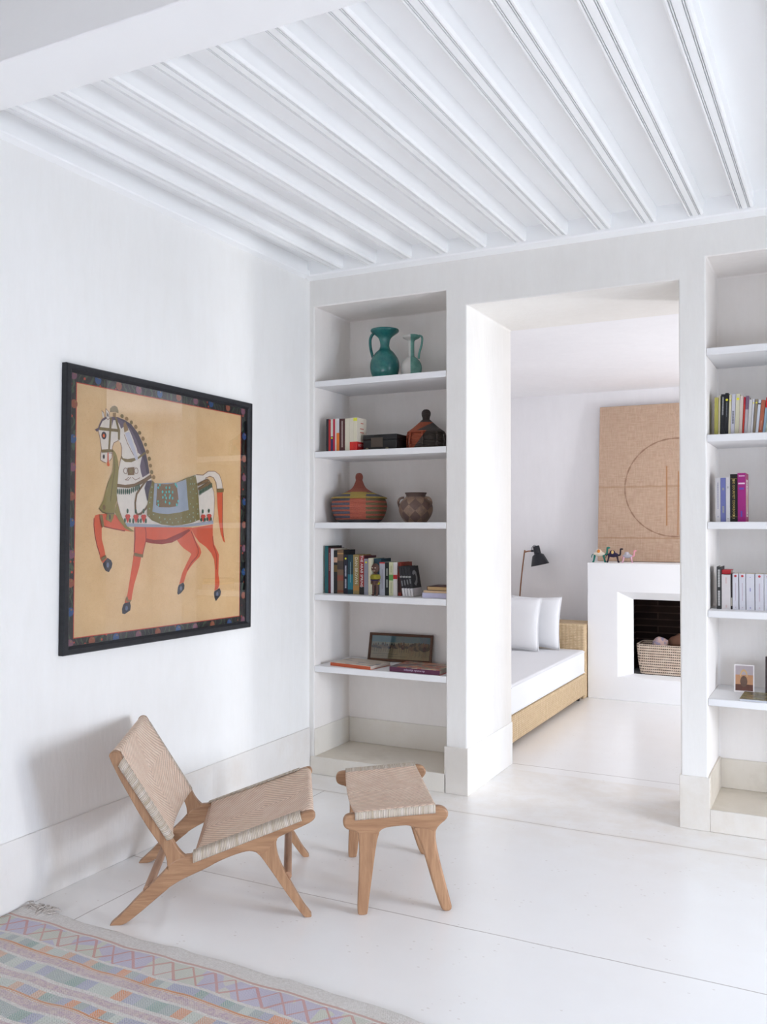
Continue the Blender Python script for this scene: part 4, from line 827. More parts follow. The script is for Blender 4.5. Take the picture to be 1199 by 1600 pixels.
me = bpy.data.meshes.new('painting'); bm.to_mesh(me); bm.free(); link('painting', me, AM, t)
bm = bx(bmesh.new(), FWD-.0005, PW-FWD+.0005, FWD-.0005, PH-FWD+.0005, .0155, .0165)
for f in [f for f in bm.faces if abs(f.normal.z) < .5 or f.calc_center_median().z < .016]: pass
bmesh.ops.delete(bm, geom=[f for f in bm.faces if f.calc_center_median().z < .0163], context='FACES')
obj('glass_pane', bm, M_GLASS, t, smooth=False)

# ================================================================== rug
def rug_mat():
    t = NT('embroidered_rug'); u, v, _ = t.sep(t.coord('UV'))       # u along the edge, v distance from the edge
    p = t.coord('UV'); n = t.noise(p, 90, 3, .7); nl = t.noise(p, 7, 3)
    v = t.math('ADD', v, t.math('MULTIPLY', t.math('SUBTRACT', nl, .5), .006))
    cream = t.mix(t.rng(n, .3, .7), (.60, .56, .52), (.76, .73, .70))
    vm = t.math('MODULO', t.math('SUBTRACT', t.math('MAXIMUM', v, .196), .196), .224)
    # diamond lattice, .083..183
    lu = t.math('MODULO', t.math('ADD', u, 50), .176); lv = t.math('DIVIDE', t.math('SUBTRACT', v, .083), .10)
    tri = t.math('ABSOLUTE', t.math('SUBTRACT', t.math('DIVIDE', lu, .088), 1))
    l1 = t.math('LESS_THAN', t.math('ABSOLUTE', t.math('SUBTRACT', lv, tri)), .075)
    l2 = t.math('LESS_THAN', t.math('ABSOLUTE', t.math('SUBTRACT', t.math('SUBTRACT', 1, lv), tri)), .05)
    lat = t.math('MAXIMUM', l1, l2)
    cell = t.vor(t.map(p, (11.4, 10, 1)), 1, 'Color'); cr, cg, cb = t.sep(cell)
    fill = t.ramp(cr, [(0, (.50, .46, .58)), (.3, (.57, .58, .50)), (.55, (.52, .48, .60)), (.8, (.62, .60, .55))], 'CONSTANT')
    stit = t.math('GREATER_THAN', t.math('SINE', t.math('MULTIPLY', t.math('ADD', u, v), 2*math.pi/.008)), .2)
    fill = t.mix(t.math('MULTIPLY', stit, .35), fill, (.64, .61, .58))
    latc = t.mix(t.math('MULTIPLY', lat, .75), fill, (.56, .26, .22))
    # rows of small coloured triangles
    def row(seed, w):
        c = t.math('FLOOR', t.math('DIVIDE', t.math('ADD', u, 50+seed), w)); wn = t.n('ShaderNodeTexWhiteNoise', noise_dimensions='1D'); t.put(wn.inputs['W'], t.math('ADD', c, seed*13.1))
        fr = t.math('FRACT', t.math('DIVIDE', t.math('ADD', u, 50+seed), w))
        col = t.ramp(wn.outputs['Value'], [(0, (.70, .28, .13)), (.16, (.36, .42, .42)), (.38, (.38, .39, .52)), (.58, (.56, .60, .55)), (.76, (.27, .38, .35)), (.93, (.66, .40, .28))], 'CONSTANT')
        zig = t.math('GREATER_THAN', t.math('SINE', t.math('MULTIPLY', t.math('ADD', v, t.math('MULTIPLY', t.math('ABSOLUTE', t.math('SUBTRACT', fr, .5)), w*1.2)), 2*math.pi/.0095)), -.1)
        return t.mix(t.math('MULTIPLY', zig, .5), col, (.62, .60, .55))
    r1, r2 = row(0, .036), row(.017, .048)
    mott = t.mix(t.rng(t.noise(p, 55, 3, .8), .42, .6), (.64, .54, .50), (.50, .38, .44))
    def inb(x, a, b): return t.math('MULTIPLY', t.math('GREATER_THAN', x, a), t.math('LESS_THAN', x, b))
    col = cream
    def pick(col, x, a, b, c): return t.mix(inb(x, a, b), col, c)
    col = pick(col, v, .066, .076, (.56, .36, .31)); col = pick(col, v, .083, .183, latc)
    V2 = t.math('GREATER_THAN', v, .196)
    per = cream
    per = pick(per, vm, .0, .040, r1); per = pick(per, vm, .041, .050, (.60, .30, .17)); per = pick(per, vm, .053, .056, (.58, .30, .18)); per = pick(per, vm, .058, .094, mott)
    per = pick(per, vm, .106, .162, r2); per = pick(per, vm, .178, .208, mott)
    col = t.mix(V2, col, per)
    col = t.mix(t.rng(nl, .35, .7, .05, .22), col, (.66, .62, .60))
    t.bump(t.math('ADD', n, t.math('MULTIPLY', t.math('SINE', t.math('MULTIPLY', v, 2*math.pi/.0055)), .3)), .6, .006)
    return t.fin(col, .95, .1)
M_RUG = rug_mat()
t = thing('rug', 'faded embroidered rug with orange, blue and lilac bands at the bottom left corner', 'rug', (0, 0, 0))
def edgeY(x):  # front edge of the rug, slightly wavy
    k = (x+2.86)/1.6
    return 2.512-.012*k-.09*max(0, k-.75)**2*3+.003*math.sin(x*9)+.003*math.sin(x*23)
rows, uvs = [], []; nx, ny = 150, 90
for i in range(nx+1):
    x = -2.855+3.7*i/nx; r, u = [], []
    for j in range(ny+1):
        d = 2.9*(j/ny)**1.4; y = edgeY(x)*(1)-d
        zz = .0065+.004*noise.noise(Vector((x*5, y*5, 0)))+.003*noise.noise(Vector((x*14, y*9, 4)))
        zz += .008*max(0, 1-d/.05)*max(0, noise.noise(Vector((x*7, 0, 9))))
        if j == 0: zz = max(zz-.002, .004)
        r.append((x, y, max(zz, .004))); u.append((x, d))
    rows.append(r); uvs.append(u)
o = sheet('rug_field', rows, M_RUG, t, uvs, .006)
bm = bmesh.new()
rn = random.Random(4)
for k in range(46):
    x = -2.84+rn.random()*.12; y = 2.49+rn.random()*.03; a = rn.uniform(-.4, 2.6)
    P_ = [Vector((x, y, .012))]
    for q in range(4): P_.append(P_[-1]+Vector((.014*math.cos(a), .014*math.sin(a), .004*(1.2-q)+rn.uniform(-.002, .002)))); a += rn.uniform(-.9, .9)
    for v in P_: v.z = max(v.z, .004); v.x = max(v.x, -2.86)
    tube(bm, P_, .0028, 5)
obj('fringe', bm, fabric('fringe_cotton', (.50, .45, .41)), t)

# ================================================================== things on the shelves
M_PAGE = paint((214, 204, 182), .9, 'page_edges', .08)
def book(label, x, w, h, z, y=4.76, d=.15, col=(200, 200, 200), lean=0, group=None, page=None, bands=(), dot=None, title=None, cover=None, hard=True, right=False, extras=None):
    """x = left edge of the spine, w thickness, h height, lean = sideways shift of the top"""
    ang = math.asin(max(-1, min(1, lean/h)))
    t = thing('book', label, 'book', (x+(w if ang > 0 else 0), y, z+.0003), 0, group); t.rotation_euler = (0, ang, 0)
    ox = -w if ang > 0 else 0
    cm = paint(col, .5); ct = .0022 if hard else .0008; ct = min(ct, w*.2)
    bm = bmesh.new(); x0, x1 = ox+.0003, ox+w-.0003
    bx(bm, x0, x1, 0, ct, 0, h); bx(bm, x0, x0+ct, ct, d, 0, h)
    obj('cover', bm, cm, t, smooth=False)
    bm = bx(bmesh.new(), x1-ct, x1, ct, d, 0, h); obj('front_cover', bm, paint(cover, .5) if cover else cm, t, smooth=False)
    iz = .003 if hard else .0008
    bm = bx(bmesh.new(), x0+ct, x1-ct, ct, d-iz, iz, h-iz); obj('pages', bm, page or M_PAGE, t, smooth=False)
    for z0, z1, c in bands:      # coloured fields printed on the spine
        bm = bx(bmesh.new(), x0-.0001, x1+.0001, -.0003, .002, h*z0, h*z1); obj('spine_band', bm, paint(c, .5), t, smooth=False)
    if dot:
        bm = bmesh.new(); r = min(w*.36, .006); prism(bm, [(ox+w/2+r*math.cos(a*math.pi/8), h*dot[0]+r*math.sin(a*math.pi/8)) for a in range(16)], -.0007, 0, 'y'); obj('sticker', bm, paint(dot[1], .5), t, smooth=False)
    if title:
        s_, c, size, zc = title[:4]; up = len(title) > 4
        text('title', s_, size, paint(c, .5), t, (ox+w/2, -.0006, h*zc), ROT_SPINE_UP if up else ROT_SPINE_DOWN)
    if extras: extras(t, ox, w, h)
    return t
def marks(c, zs, wf=.3):
    """small printed marks of lettering too faint to read"""
    def f(t, ox, w, h):
        for z0, z1 in zs:
            bm = bmesh.new(); k = z0
            while k < z1:
                e = min(z1, k+.012); bx(bm, ox+w*(.5-wf/2), ox+w*(.5+wf/2), -.0005, 0, h*k, h*e); k += .020
            obj('lettering', bm, paint(c, .5), t, smooth=False)
    return f
G4 = 'books in the long row on the fourth left shelf'; z4 = 1.083
book('tall teal hardback at the left end of the long book row', -2.826, .0235, .291, z4, d=.17, col=(28, 92, 96), cover=(50, 48, 44), group=G4)
book('tall maroon hardback beside the teal one', -2.8015, .017, .278, z4, d=.17, col=(88, 26, 36), group=G4, extras=marks((170, 130, 120), [(.5, .9)]))
book('tall white hardback right of the maroon one', -2.784, .0205, .275, z4, d=.17, col=(208, 206, 208), cover=(196, 186, 168), group=G4)
book('black-spined book with a tan label near the left end of the long row', -2.763, .0245, .264, z4, d=.15, col=(30, 30, 30), bands=((.72, .84, (188, 148, 124)), (.50, .66, (100, 78, 40))), group=G4)
book('thick brown book with an ornate patterned spine', -2.738, .043, .268, z4, d=.15, col=(116, 88, 66), cover=(28, 28, 32), group=G4, bands=((.90, .93, (168, 130, 80)), (.04, .08, (120, 60, 40)), (.55, .75, (70, 58, 52)), (.30, .42, (134, 74, 58))))
book('dark book with a yellow dot on top and white script on the spine', -2.6935, .0285, .239, z4, d=.14, col=(30, 30, 44), dot=(.90, (220, 214, 40)), group=G4, extras=marks((190, 190, 200), [(.45, .72), (.15, .38)], .35))
book('dark blue-green book left of the gold novel', -2.6645, .036, .239, z4, d=.14, col=(22, 56, 66), bands=((.12, .5, (30, 108, 122)),), group=G4, extras=marks((150, 180, 186), [(.3, .82)], .12))
book('thick gold hardback with DAN BROWN down the spine', -2.6275, .042, .240, z4, d=.15, col=(142, 122, 74), title=('DAN BROWN', (214, 208, 190), .026, .60), bands=((.10, .22, (170, 122, 62)),), group=G4)
book('red and black hardback titled THE ARAB SPRING', -2.585, .0325, .234, z4, d=.16, col=(142, 32, 30), cover=(66, 24, 34), title=('THE ARAB SPRING', (226, 222, 216), .0235, .60), bands=((0, .2, (30, 28, 28)),), group=G4)
book('slim grey book with a yellow dot', -2.552, .027, .216, z4, d=.13, col=(136, 136, 148), dot=(.9, (218, 212, 44)), group=G4)
book('cream paperback half hidden behind the carved figure', -2.5235, .019, .220, z4, d=.13, col=(206, 198, 172), cover=(216, 210, 180), group=G4, hard=False)
book('dark teal book mostly hidden behind the carved figure', -2.499, .048, .218, z4, y=4.79, d=.13, col=(34, 66, 80), group=G4)
book('pale grey-white book with a red top edge right of the carved figure', -2.4475, .036, .197, z4, col=(186, 186, 194), bands=((.965, 1.0, (192, 40, 36)),), group=G4, extras=marks((140, 130, 140), [(.2, .8)], .12))
book('black book with pale script between the grey and the cream ones', -2.411, .0265, .197, z4, col=(32, 38, 38), group=G4, extras=marks((186, 190, 180), [(.25, .48), (.6, .82)], .35))
book('cream paperback with a green band on its spine', -2.3842, .0275, .198, z4, col=(198, 198, 160), bands=((.46, .63, (104, 158, 84)),), group=G4, hard=False, extras=marks((150, 150, 120), [(.08, .4), (.7, .9)], .2))
book('white paperback with a red band on its spine', -2.3564, .0265, .198, z4, col=(216, 210, 208), bands=((.50, .63, (184, 34, 42)),), group=G4, hard=False)
book('rust-red and black book before the four leaning copies', -2.3295, .0215, .199, z4, y=4.77, d=.15, col=(128, 38, 22), cover=(136, 48, 30), bands=((.1, .55, (60, 22, 16)),), group=G4)
for k in range(4):
    def ex(t, ox, w, h, k=k):
        obj('spine_edge', bx(bmesh.new(), w-.0022, w-.0002, -.0006, 0, 0, h), paint((24, 22, 24), .5), t, smooth=False)
        obj('spine_picture', bx(bmesh.new(), .004, .012, -.0006, 0, h*(.34+.03*k), h*(.52+.02*k)), paint((112, 112, 114), .6, var=.4), t, smooth=False)
        if k == 3:
            ct = .0008
            bm = bx(bmesh.new(), w-.0003, w+.0002, .002, .118, 0, h*.27); obj('cover_band', bm, paint((206, 200, 200), .5), t, smooth=False)
            bm = bmesh.new(); pts = [(.03, .42), (.05, .33), (.075, .45), (.085, .62), (.08, .78), (.06, .86), (.035, .84), (.022, .76), (.035, .70), (.055, .74), (.066, .66), (.06, .54), (.045, .46)]
            f = [(a, b*h) for a, b in pts]; prism(bm, f, w-.0003, w+.0003, 'x'); obj('cover_portrait', bm, paint((138, 138, 140), .6), t, smooth=False)
    book('black and white paperback, %s of four matching copies leaning left' % ('first', 'second', 'third', 'fourth and front')[k], -2.2835+k*.0185, .0178, .178, z4, y=4.74, d=.12, col=(36, 36, 40), lean=-.030, hard=False,
         bands=((0, .27, (212, 208, 208)), (.62, .68, (150, 150, 146))), group='four matching paperbacks leaning on the long row', page=M_PAGE, extras=ex)
# flat stack at the right end
def flatbook(label, x0, x1, y0, y1, z, h, col, pagec, group=None, rot=0, spine='y0', top=None):
    cx, cy = (x0+x1)/2, (y0+y1)/2; t = thing('book', label, 'book', (cx, cy, z), rot, group); a, b = (x1-x0)/2, (y1-y0)/2; c = min(.0025, h*.15)
    bm = bmesh.new(); bx(bm, -a, a, -b, b, 0, c); bx(bm, -a, a, -b, -b+c, c, h-c) if spine == 'y0' else bx(bm, -a, -a+c, -b, b, c, h-c)
    obj('cover', bm, paint(col, .5), t, smooth=False)
    obj('front_cover', bx(bmesh.new(), -a, a, -b, b, h-c, h), top or paint(col, .5), t, smooth=False)
    if spine == 'y0': bx_ = (-a+.003, a-.003, -b+c, b-.003, c, h-c)
    else: bx_ = (-a+c, a-.003, -b+.003, b-.003, c, h-c)
    obj('pages', bx(bmesh.new(), *bx_), paint(pagec, .8), t, smooth=False)
    return t, a, b
flatbook('thick book with pale lilac pages lying at the bottom of the flat stack', -2.140, -1.985, 4.70, 4.90, z4+.0005, .030, (200, 198, 212), (196, 192, 214), 'stack of lying books on the fourth left shelf', spine='x')
flatbook('cream-edged book lying in the middle of the flat stack', -2.134, -1.985, 4.705, 4.90, z4+.031, .012, (214, 186, 150), (220, 192, 158), 'stack of lying books on the fourth left shelf', spine='x')
flatbook('tan-edged book with a dark cover on top of the flat stack', -2.118, -1.985, 4.715, 4.88, z4+.0435, .024, (70, 30, 34), (198, 166, 120), 'stack of lying books on the fourth left shelf', spine='x')
# carved figure
t = thing('carved_figure', 'small carved wooden figure with yellow beaded dress standing before the books', 'figurine', (-2.452, 4.715, z4+.0005))
mw = paint((84, 58, 48), .6, 'dark_carved_wood', .2); my = paint((134, 124, 34), .8, 'yellow_beads', .3, bump=.6)
bm = bmesh.new()
for s in (-1, 1):
    tube(bm, [(s*.011, 0, .075), (s*.012, 0, .04), (s*.012, -.002, .012)], [.010, .009, .008], 10); ball(bm, (s*.012, -.006, .006), (.009, .013, .006), 12, 8)
    tube(bm, [(s*.021, 0, .122), (s*.026, -.002, .095), (s*.018, -.014, .078)], [.007, .006, .005], 8); ball(bm, (s*.018, -.015, .077), .006, 8, 6)
lathe(bm, [(0, .06), (.018, .064), (.02, .09), (.021, .115), (.017, .128), (.008, .134), (.008, .145), (0, .146)], 20, caps=False)
obj('body', bm, mw, t)
bm = bmesh.new(); ball(bm, (0, 0, .163), (.025, .022, .029), 20, 14); ball(bm, (0, -.021, .158), (.005, .006, .007), 10, 8)
for s in (-1, 1): ball(bm, (s*.024, 0, .160), (.004, .005, .008), 8, 6)
obj('head', bm, mw, t)
bm = bmesh.new()
for s in (-1, 1): ball(bm, (s*.009, -.0195, .166), (.005, .003, .0035), 8, 6)
tube(bm, [(-.008, -.020, .149), (0, -.022, .147), (.008, -.020, .149)], .002, 6)
obj('face_marks', bm, paint((186, 168, 150), .7), t)
for nm_, zz0, zz1, r_ in (('skirt', .064, .088, .030), ('bodice', .096, .128, .030), ('belt', .086, .098, .027)):
    bm = bmesh.new(); lathe(bm, [(.014, zz0), (r_, zz0+.004), (r_+.002, (zz0+zz1)/2), (r_-.003, zz1-.003), (.014, zz1)], 28); obj(nm_, bm, my if nm_ != 'belt' else paint((62, 50, 84), .8), t)
    for v in t.children[-1].data.vertices: v.co.y *= .72

# row 2 left
G2 = 'paperbacks on the second left shelf'; z2 = 1.948
for lab, x, w, h, c, kw in [
    ('black paperback at the left end of the second shelf', -2.7825, .0165, .199, (34, 40, 44), {}),
    ('red paperback beside the black one on the second shelf', -2.7655, .0150, .196, (176, 36, 40), {}),
    ('white and navy paperback with a yellow dot', -2.750, .0158, .196, (204, 202, 190), dict(bands=((0, .47, (46, 44, 84)),), dot=(.42, (206, 214, 40)))),
    ('slim crimson paperback between two white ones', -2.734, .0136, .197, (182, 18, 52), {}),
    ('very slim off-white paperback left of the orange one', -2.720, .0098, .199, (206, 202, 190), {}),
    ('white paperback with an orange lower spine', -2.7098, .0195, .199, (202, 200, 202), dict(bands=((0, .56, (220, 116, 40)),))),
    ('dark brown paperback with white lettering down the spine', -2.690, .039, .196, (74, 34, 32), dict(extras=marks((208, 190, 180), [(.12, .93)], .2), cover=(30, 28, 32))),
    ('cream paperback right of the dark brown one', -2.6505, .032, .196, (208, 200, 178), {}),
    ('cream paperback with a red foot band, middle of the cream trio', -2.6182, .0247, .197, (210, 202, 182), dict(bands=((0, .27, (206, 44, 34)),))),
]: book(lab, x, w, h, z2, y=4.70, d=.12, col=c, group=G2, hard=False, **kw)
def vott(t, ox, w, h):
    x1 = ox+w
    obj('cover_band', bx(bmesh.new(), x1-.0003, x1+.0002, .0, .12, 0, h*.27), paint((176, 24, 26), .5), t, smooth=False)
    text('title', 'VOTTE', .024, paint((222, 200, 196), .5), t, (x1+.0004, .052, h*.155), ROT_COVER)
    bm = bmesh.new()
    for zc, y0, y1 in ((.83, .045, .08), (.66, .038, .085), (.55, .038, .085)):
        bx(bm, x1-.0002, x1+.0002, y0, y1, h*zc, h*(zc+.03))
    obj('lettering', bm, paint((190, 110, 92), .5), t, smooth=False)
book('cream paperback with a yellow sticker, its cover showing above a red band', -2.5932, .0255, .198, z2, y=4.70, d=.12, col=(212, 204, 180), cover=(216, 206, 188), group=G2, hard=False, bands=((0, .27, (196, 40, 36)), (.90, .99, (206, 206, 60))), extras=vott)
# black case
t = thing('storage_box', 'small black case with a metal label holder on the second left shelf', 'box', (-2.549, 4.74, z2+.0005))
mb = paint((30, 28, 28), .45)
box('case', (0, .225, 0, .15, 0, .062), mb, t, bev=.004); box('lid', (-.001, .226, -.001, .151, .0625, .094), mb, t, bev=.004)
box('label_plate', (.055, .135, -.003, -.001, .018, .076), paint((78, 66, 56), .6), t, bev=.001)
bm = bmesh.new(); tube(bm, spline([(.075, -.004, .09), (.08, -.016, .088), (.11, -.018, .088), (.115, -.004, .09)]), .003, 8); obj('handle', bm, mb, t)
for x in (.028, .162):
    bm = bmesh.new(); ball(bm, (x, -.001, .008), (.011, .004, .009), 12, 8); obj('corner_fitting', bm, paint((120, 110, 90), .35, metal=.7), t)

# coiled baskets
def coil_mat(name, fn):
    t = NT(name); p = t.coord(); x, y, z = t.sep(p); n = t.noise(p, 90, 2)
    th = t.math('ARCTAN2', y, x); r = t.math('SQRT', t.math('ADD', t.math('MULTIPLY', x, x), t.math('MULTIPLY', y, y)))
    col = fn(t, x, y, z, th, r)
    coil = t.math('SINE', t.math('MULTIPLY', z, 2*math.pi/.0088)); st = t.math('SINE', t.math('MULTIPLY', th, 190))
    col = t.mix(t.math('MULTIPLY', t.math('GREATER_THAN', t.math('MULTIPLY', t.math('SUBTRACT', 0, coil), st), .45), .45), col, (.50, .40, .30))
    col = t.mix(t.rng(n, .5, .8, 0, .25), col, (.05, .04, .05))
    t.bump(t.math('ADD', coil, t.math('MULTIPLY', st, .3)), .8, .003)
    return t.fin(col, .65, .25)
def fA(t, x, y, z, th, r):
    x = t.math('ADD', t.math('MULTIPLY', x, .91), t.math('MULTIPLY', y, .41))
    red = (.50, .105, .062); blue = (.085, .095, .145); yel = (.52, .36, .075); olv = (.16, .12, .05)
    ring = t.math('GREATER_THAN', t.math('SINE', t.math('MULTIPLY', z, 2*math.pi/.0265)), -.25)
    left = t.math('LESS_THAN', x, -.045); right = t.math('GREATER_THAN', x, .052)
    body = t.mix(t.math('MULTIPLY', left, ring), red, blue); body = t.mix(t.math('MULTIPLY', right, ring), body, olv)
    body = t.mix(t.math('LESS_THAN', z, .018), body, (.07, .08, .10))
    lid = t.mix(t.math('MULTIPLY', t.math('MAXIMUM', left, right), ring), yel, blue)
    c = t.mix(t.math('GREATER_THAN', z, .145), body, lid)
    return t.mix(t.math('GREATER_THAN', z, .188), c, (.42, .095, .060))
def fB(t, x, y, z, th, r):
    x = t.math('ADD', t.math('MULTIPLY', x, .91), t.math('MULTIPLY', y, .41))
    dark = t.math('GREATER_THAN', x, t.math('ADD', t.math('MULTIPLY', z, .78), -.085))
    c = t.mix(dark, (.46, .085, .035), (.060, .048, .046))
    lidd = t.math('GREATER_THAN', t.math('ADD', x, .045), t.math('MULTIPLY', t.math('SUBTRACT', z, .118), 1.8))
    c2 = t.mix(lidd, (.46, .085, .035), (.062, .052, .052))
    c = t.mix(t.math('GREATER_THAN', z, .112), c, c2)
    return t.mix(t.math('GREATER_THAN', z, .168), c, (.055, .042, .042))
MA, MB_ = coil_mat('coiled_basket_red_yellow', fA), coil_mat('coiled_basket_orange_brown', fB)
def smoothprof(P, n=4): return [(max(v.x, 0), v.z) for v in spline([(r, 0, z) for r, z in P], n)]
t = thing('lidded_basket', 'big round red, yellow and blue coiled basket with a knobbed lid', 'basket', (-2.662, 4.90, 1.5185))
obj('basket_body', lathe(bmesh.new(), smoothprof([(.118, 0), (.140, .012), (.162, .05), (.175, .10), (.168, .135), (.158, .150)]), 64), MA, t)
obj('lid', lathe(bmesh.new(), smoothprof([(.172, .147), (.174, .153), (.135, .168), (.085, .188), (.045, .213), (.027, .245), (.022, .262)]), 64), MA, t)
obj('lid_knob', lathe(bmesh.new(), smoothprof([(.019, .261), (.0235, .275), (.022, .293), (.013, .305), (0, .309)]), 32), MA, t)
t = thing('lidded_basket', 'orange and dark brown coiled basket with upright ribs, partly hidden by the pier', 'basket', (-2.205, 4.90, 1.9485))
obj('basket_body', lathe(bmesh.new(), smoothprof([(.100, 0), (.106, .03), (.106, .08), (.100, .106)]), 64), MB_, t)
obj('lid', lathe(bmesh.new(), smoothprof([(.112, .104), (.112, .112), (.080, .135), (.042, .168), (.026, .184)]), 64), MB_, t)
obj('lid_knob', lathe(bmesh.new(), smoothprof([(.022, .182), (.022, .198), (.027, .214), (.026, .232), (.015, .245), (0, .248)]), 32), MB_, t)
for k in range(8):
    a = 2*math.pi*k/8-1.35
    bm = bmesh.new(); tube(bm, spline([(.098*math.cos(a), .098*math.sin(a), .104), (.113*math.cos(a), .113*math.sin(a), .098), (.117*math.cos(a), .117*math.sin(a), .05), (.112*math.cos(a), .112*math.sin(a), .004)]), .007, 8); obj('rib', bm, MB_, t)
bm = bmesh.new(); tube(bm, [(.108*math.cos(2*math.pi*k/40), .108*math.sin(2*math.pi*k/40), .107) for k in range(41)], .006, 8, False); obj('rim', bm, MB_, t)

# jugs and pot
def glaze(name, fn, rough=.12):
    t = NT(name); p = t.coord(); x, y, z = t.sep(p); col = fn(t, p, x, y, z); t.bump(t.noise(p, 30, 3), .15, .003); return t.fin(col, rough, .6)
M_TEAL = glaze('teal_glaze', lambda t, p, x, y, z: t.mix(t.rng(t.noise(p, 14, 4, .7), .35, .7), (.010, .115, .115), (.035, .19, .165)), .18)
M_TWO = glaze('two_tone_glaze', lambda t, p, x, y, z: t.mix(t.math('GREATER_THAN', t.math('ADD', t.math('MULTIPLY', x, .91), t.math('MULTIPLY', y, .41)), -.004), (.62, .59, .55), t.mix(t.rng(t.noise(p, 16, 4), .35, .65), (.085, .24, .20), (.16, .37, .31))), .2)
def jug(label, x, y, prof, hand, m, hr):
    t = thing('jug', label, 'jug', (x, y, 2.3775), 0, 'glazed jugs on the top left shelf')
    obj('jug_body', lathe(bmesh.new(), smoothprof(prof, 5), 56), m, t)
    bm = bmesh.new(); tube(bm, spline(hand, 6), hr, 12, flat=.7); obj('handle', bm, m, t); return t
jug('large round teal-glazed jug with a wide flared rim', -2.468, 4.87,
    [(.058, 0), (.066, .006), (.084, .05), (.090, .095), (.083, .135), (.058, .175), (.034, .200), (.028, .228), (.040, .268), (.078, .298), (.086, .306), (.087, .314), (.081, .318), (.06, .305), (.03, .27)],
    [(-.080, 0, .30), (-.092, 0, .288), (-.101, 0, .262), (-.098, 0, .215), (-.085, 0, .165), (-.078, 0, .145)], M_TEAL, .0115)
jug('smaller jug glazed half off-white and half green with a side handle', -2.296, 4.885,
    [(.040, 0), (.047, .005), (.060, .04), (.064, .075), (.056, .105), (.036, .130), (.0205, .142), (.0185, .17), (.0185, .225), (.024, .240), (.046, .252), (.052, .259), (.050, .267), (.044, .268), (.02, .25)],
    [(.046, 0, .262), (.060, 0, .262), (.072, 0, .248), (.068, 0, .205), (.055, 0, .165), (.048, 0, .125)], M_TWO, .0085)
def potcol(t, p, x, y, z):
    th = t.math('ARCTAN2', y, x); zz = t.math('DIVIDE', t.math('SUBTRACT', z, .03), .075)
    saw = t.math('ABSOLUTE', t.math('SUBTRACT', t.math('FRACT', t.math('MULTIPLY', th, 8/(2*math.pi))), .5))
    tri = t.math('GREATER_THAN', t.math('ABSOLUTE', t.math('SUBTRACT', t.math('FRACT', zz), .5)), saw)
    n = t.noise(p, 22, 4, .7)
    c = t.mix(tri, (.30, .19, .125), (.115, .066, .05)); c = t.mix(t.rng(n, .38, .62, 0, .8), c, (.15, .09, .068))
    return t.mix(t.math('GREATER_THAN', z, .152), c, (.085, .05, .04))
M_POT = glaze('burnished_pot', potcol, .5)
t = thing('clay_pot', 'brown clay pot with dark triangle pattern and two small handles', 'pot', (-2.25, 4.85, 1.5185))
obj('pot_body', lathe(bmesh.new(), smoothprof([(.058, 0), (.066, .003), (.092, .04), (.102, .08), (.092, .118), (.066, .145), (.058, .155), (.060, .165), (.066, .175), (.061, .176), (.052, .160)], 5), 56), M_POT, t)
for s in (-1, 1):
    bm = bmesh.new(); tube(bm, spline([(s*.072, -.015, .148), (s*.096, -.018, .142), (s*.108, -.018, .118), (s*.099, -.014, .088)]), .007, 10); obj('handle', bm, M_POT, t)

# lowest left shelf
z5 = .650
M_CREAMC = glaze('printed_cover', lambda t, p, x, y, z: t.mix(t.rng(t.noise(t.map(p, (4, 14, 1)), 2.2, 2), .56, .62), (.56, .47, .38), (.19, .19, .20)), .4)
t, a, b = flatbook('orange-spined book lying flat left of the camel picture', -2.745, -2.445, 4.69, 4.90, z5+.0005, .022, (186, 84, 48), (196, 184, 172), None, R(-8.5), top=M_CREAMC)
def patt(t, p, x, y, z):
    v = t.vor(p, 42, 'Color'); r, g, b = t.sep(v)
    c = t.ramp(r, [(0, (.40, .10, .07)), (.3, (.46, .36, .27)), (.6, (.24, .26, .20)), (.8, (.52, .20, .10))], 'CONSTANT')
    return t.mix(t.math('LESS_THAN', t.noise(p, 9, 2), .42), c, (.13, .10, .11))
M_PATT = glaze('patterned_cover', patt, .4)
t, a, b = flatbook('purple-spined book with a patterned cover lying flat before the camel picture', -2.338, -2.018, 4.675, 4.90, z5+.0005, .030, (84, 34, 62), (176, 168, 158), None, R(-1), top=M_PATT)
text('title', 'du monde islamique', .0165, paint((196, 176, 200), .5), t, (0, -b-.0004, .0145), (Matrix.Rotation(math.pi, 3, 'Y') @ ROT_FRONT.to_matrix()).to_euler())
obj('headband', bx(bmesh.new(), a-.002, a+.0004, -b, b-.002, .0, .003), paint((190, 30, 40), .5), t, smooth=False)
t = thing('framed_picture', 'small brown-framed picture of a camel caravan leaning at the back of the shelf', 'picture', (-2.655, 5.005, z5+.0005), R(6))
t.rotation_euler = (R(-14), 0, R(4))
w_, h_, f_ = .425, .175, .016
bm = bmesh.new()
V = [[bm.verts.new((x, -z, y)) for x, y in ((e, e), (w_-e, e), (w_-e, h_-e), (e, h_-e))] for e, z in ((0, 0), (0, .012), (.004, .015), (f_-.003, .011), (f_, .008), (f_, 0))]
for p, q in zip(V, V[1:]+V[:1]):
    for k in range(4): bm.faces.new((p[k], p[(k+1) % 4], q[(k+1) % 4], q[k]))
obj('picture_frame', bm, M_FRAMEW, t, smooth=False)
bm = bmesh.new()
def rect(x0, x1, z0, z1, mi, y=-.004): bm.faces.new([bm.verts.new(p) for p in ((x0, y, z0), (x1, y, z0), (x1, y, z1), (x0, y, z1))]).material_index = mi
rect(f_, w_-f_, f_, .085, 0); rect(f_, w_-f_, .085, .12, 1); rect(f_, w_-f_, .12, h_-f_, 2)
rn = random.Random(3)
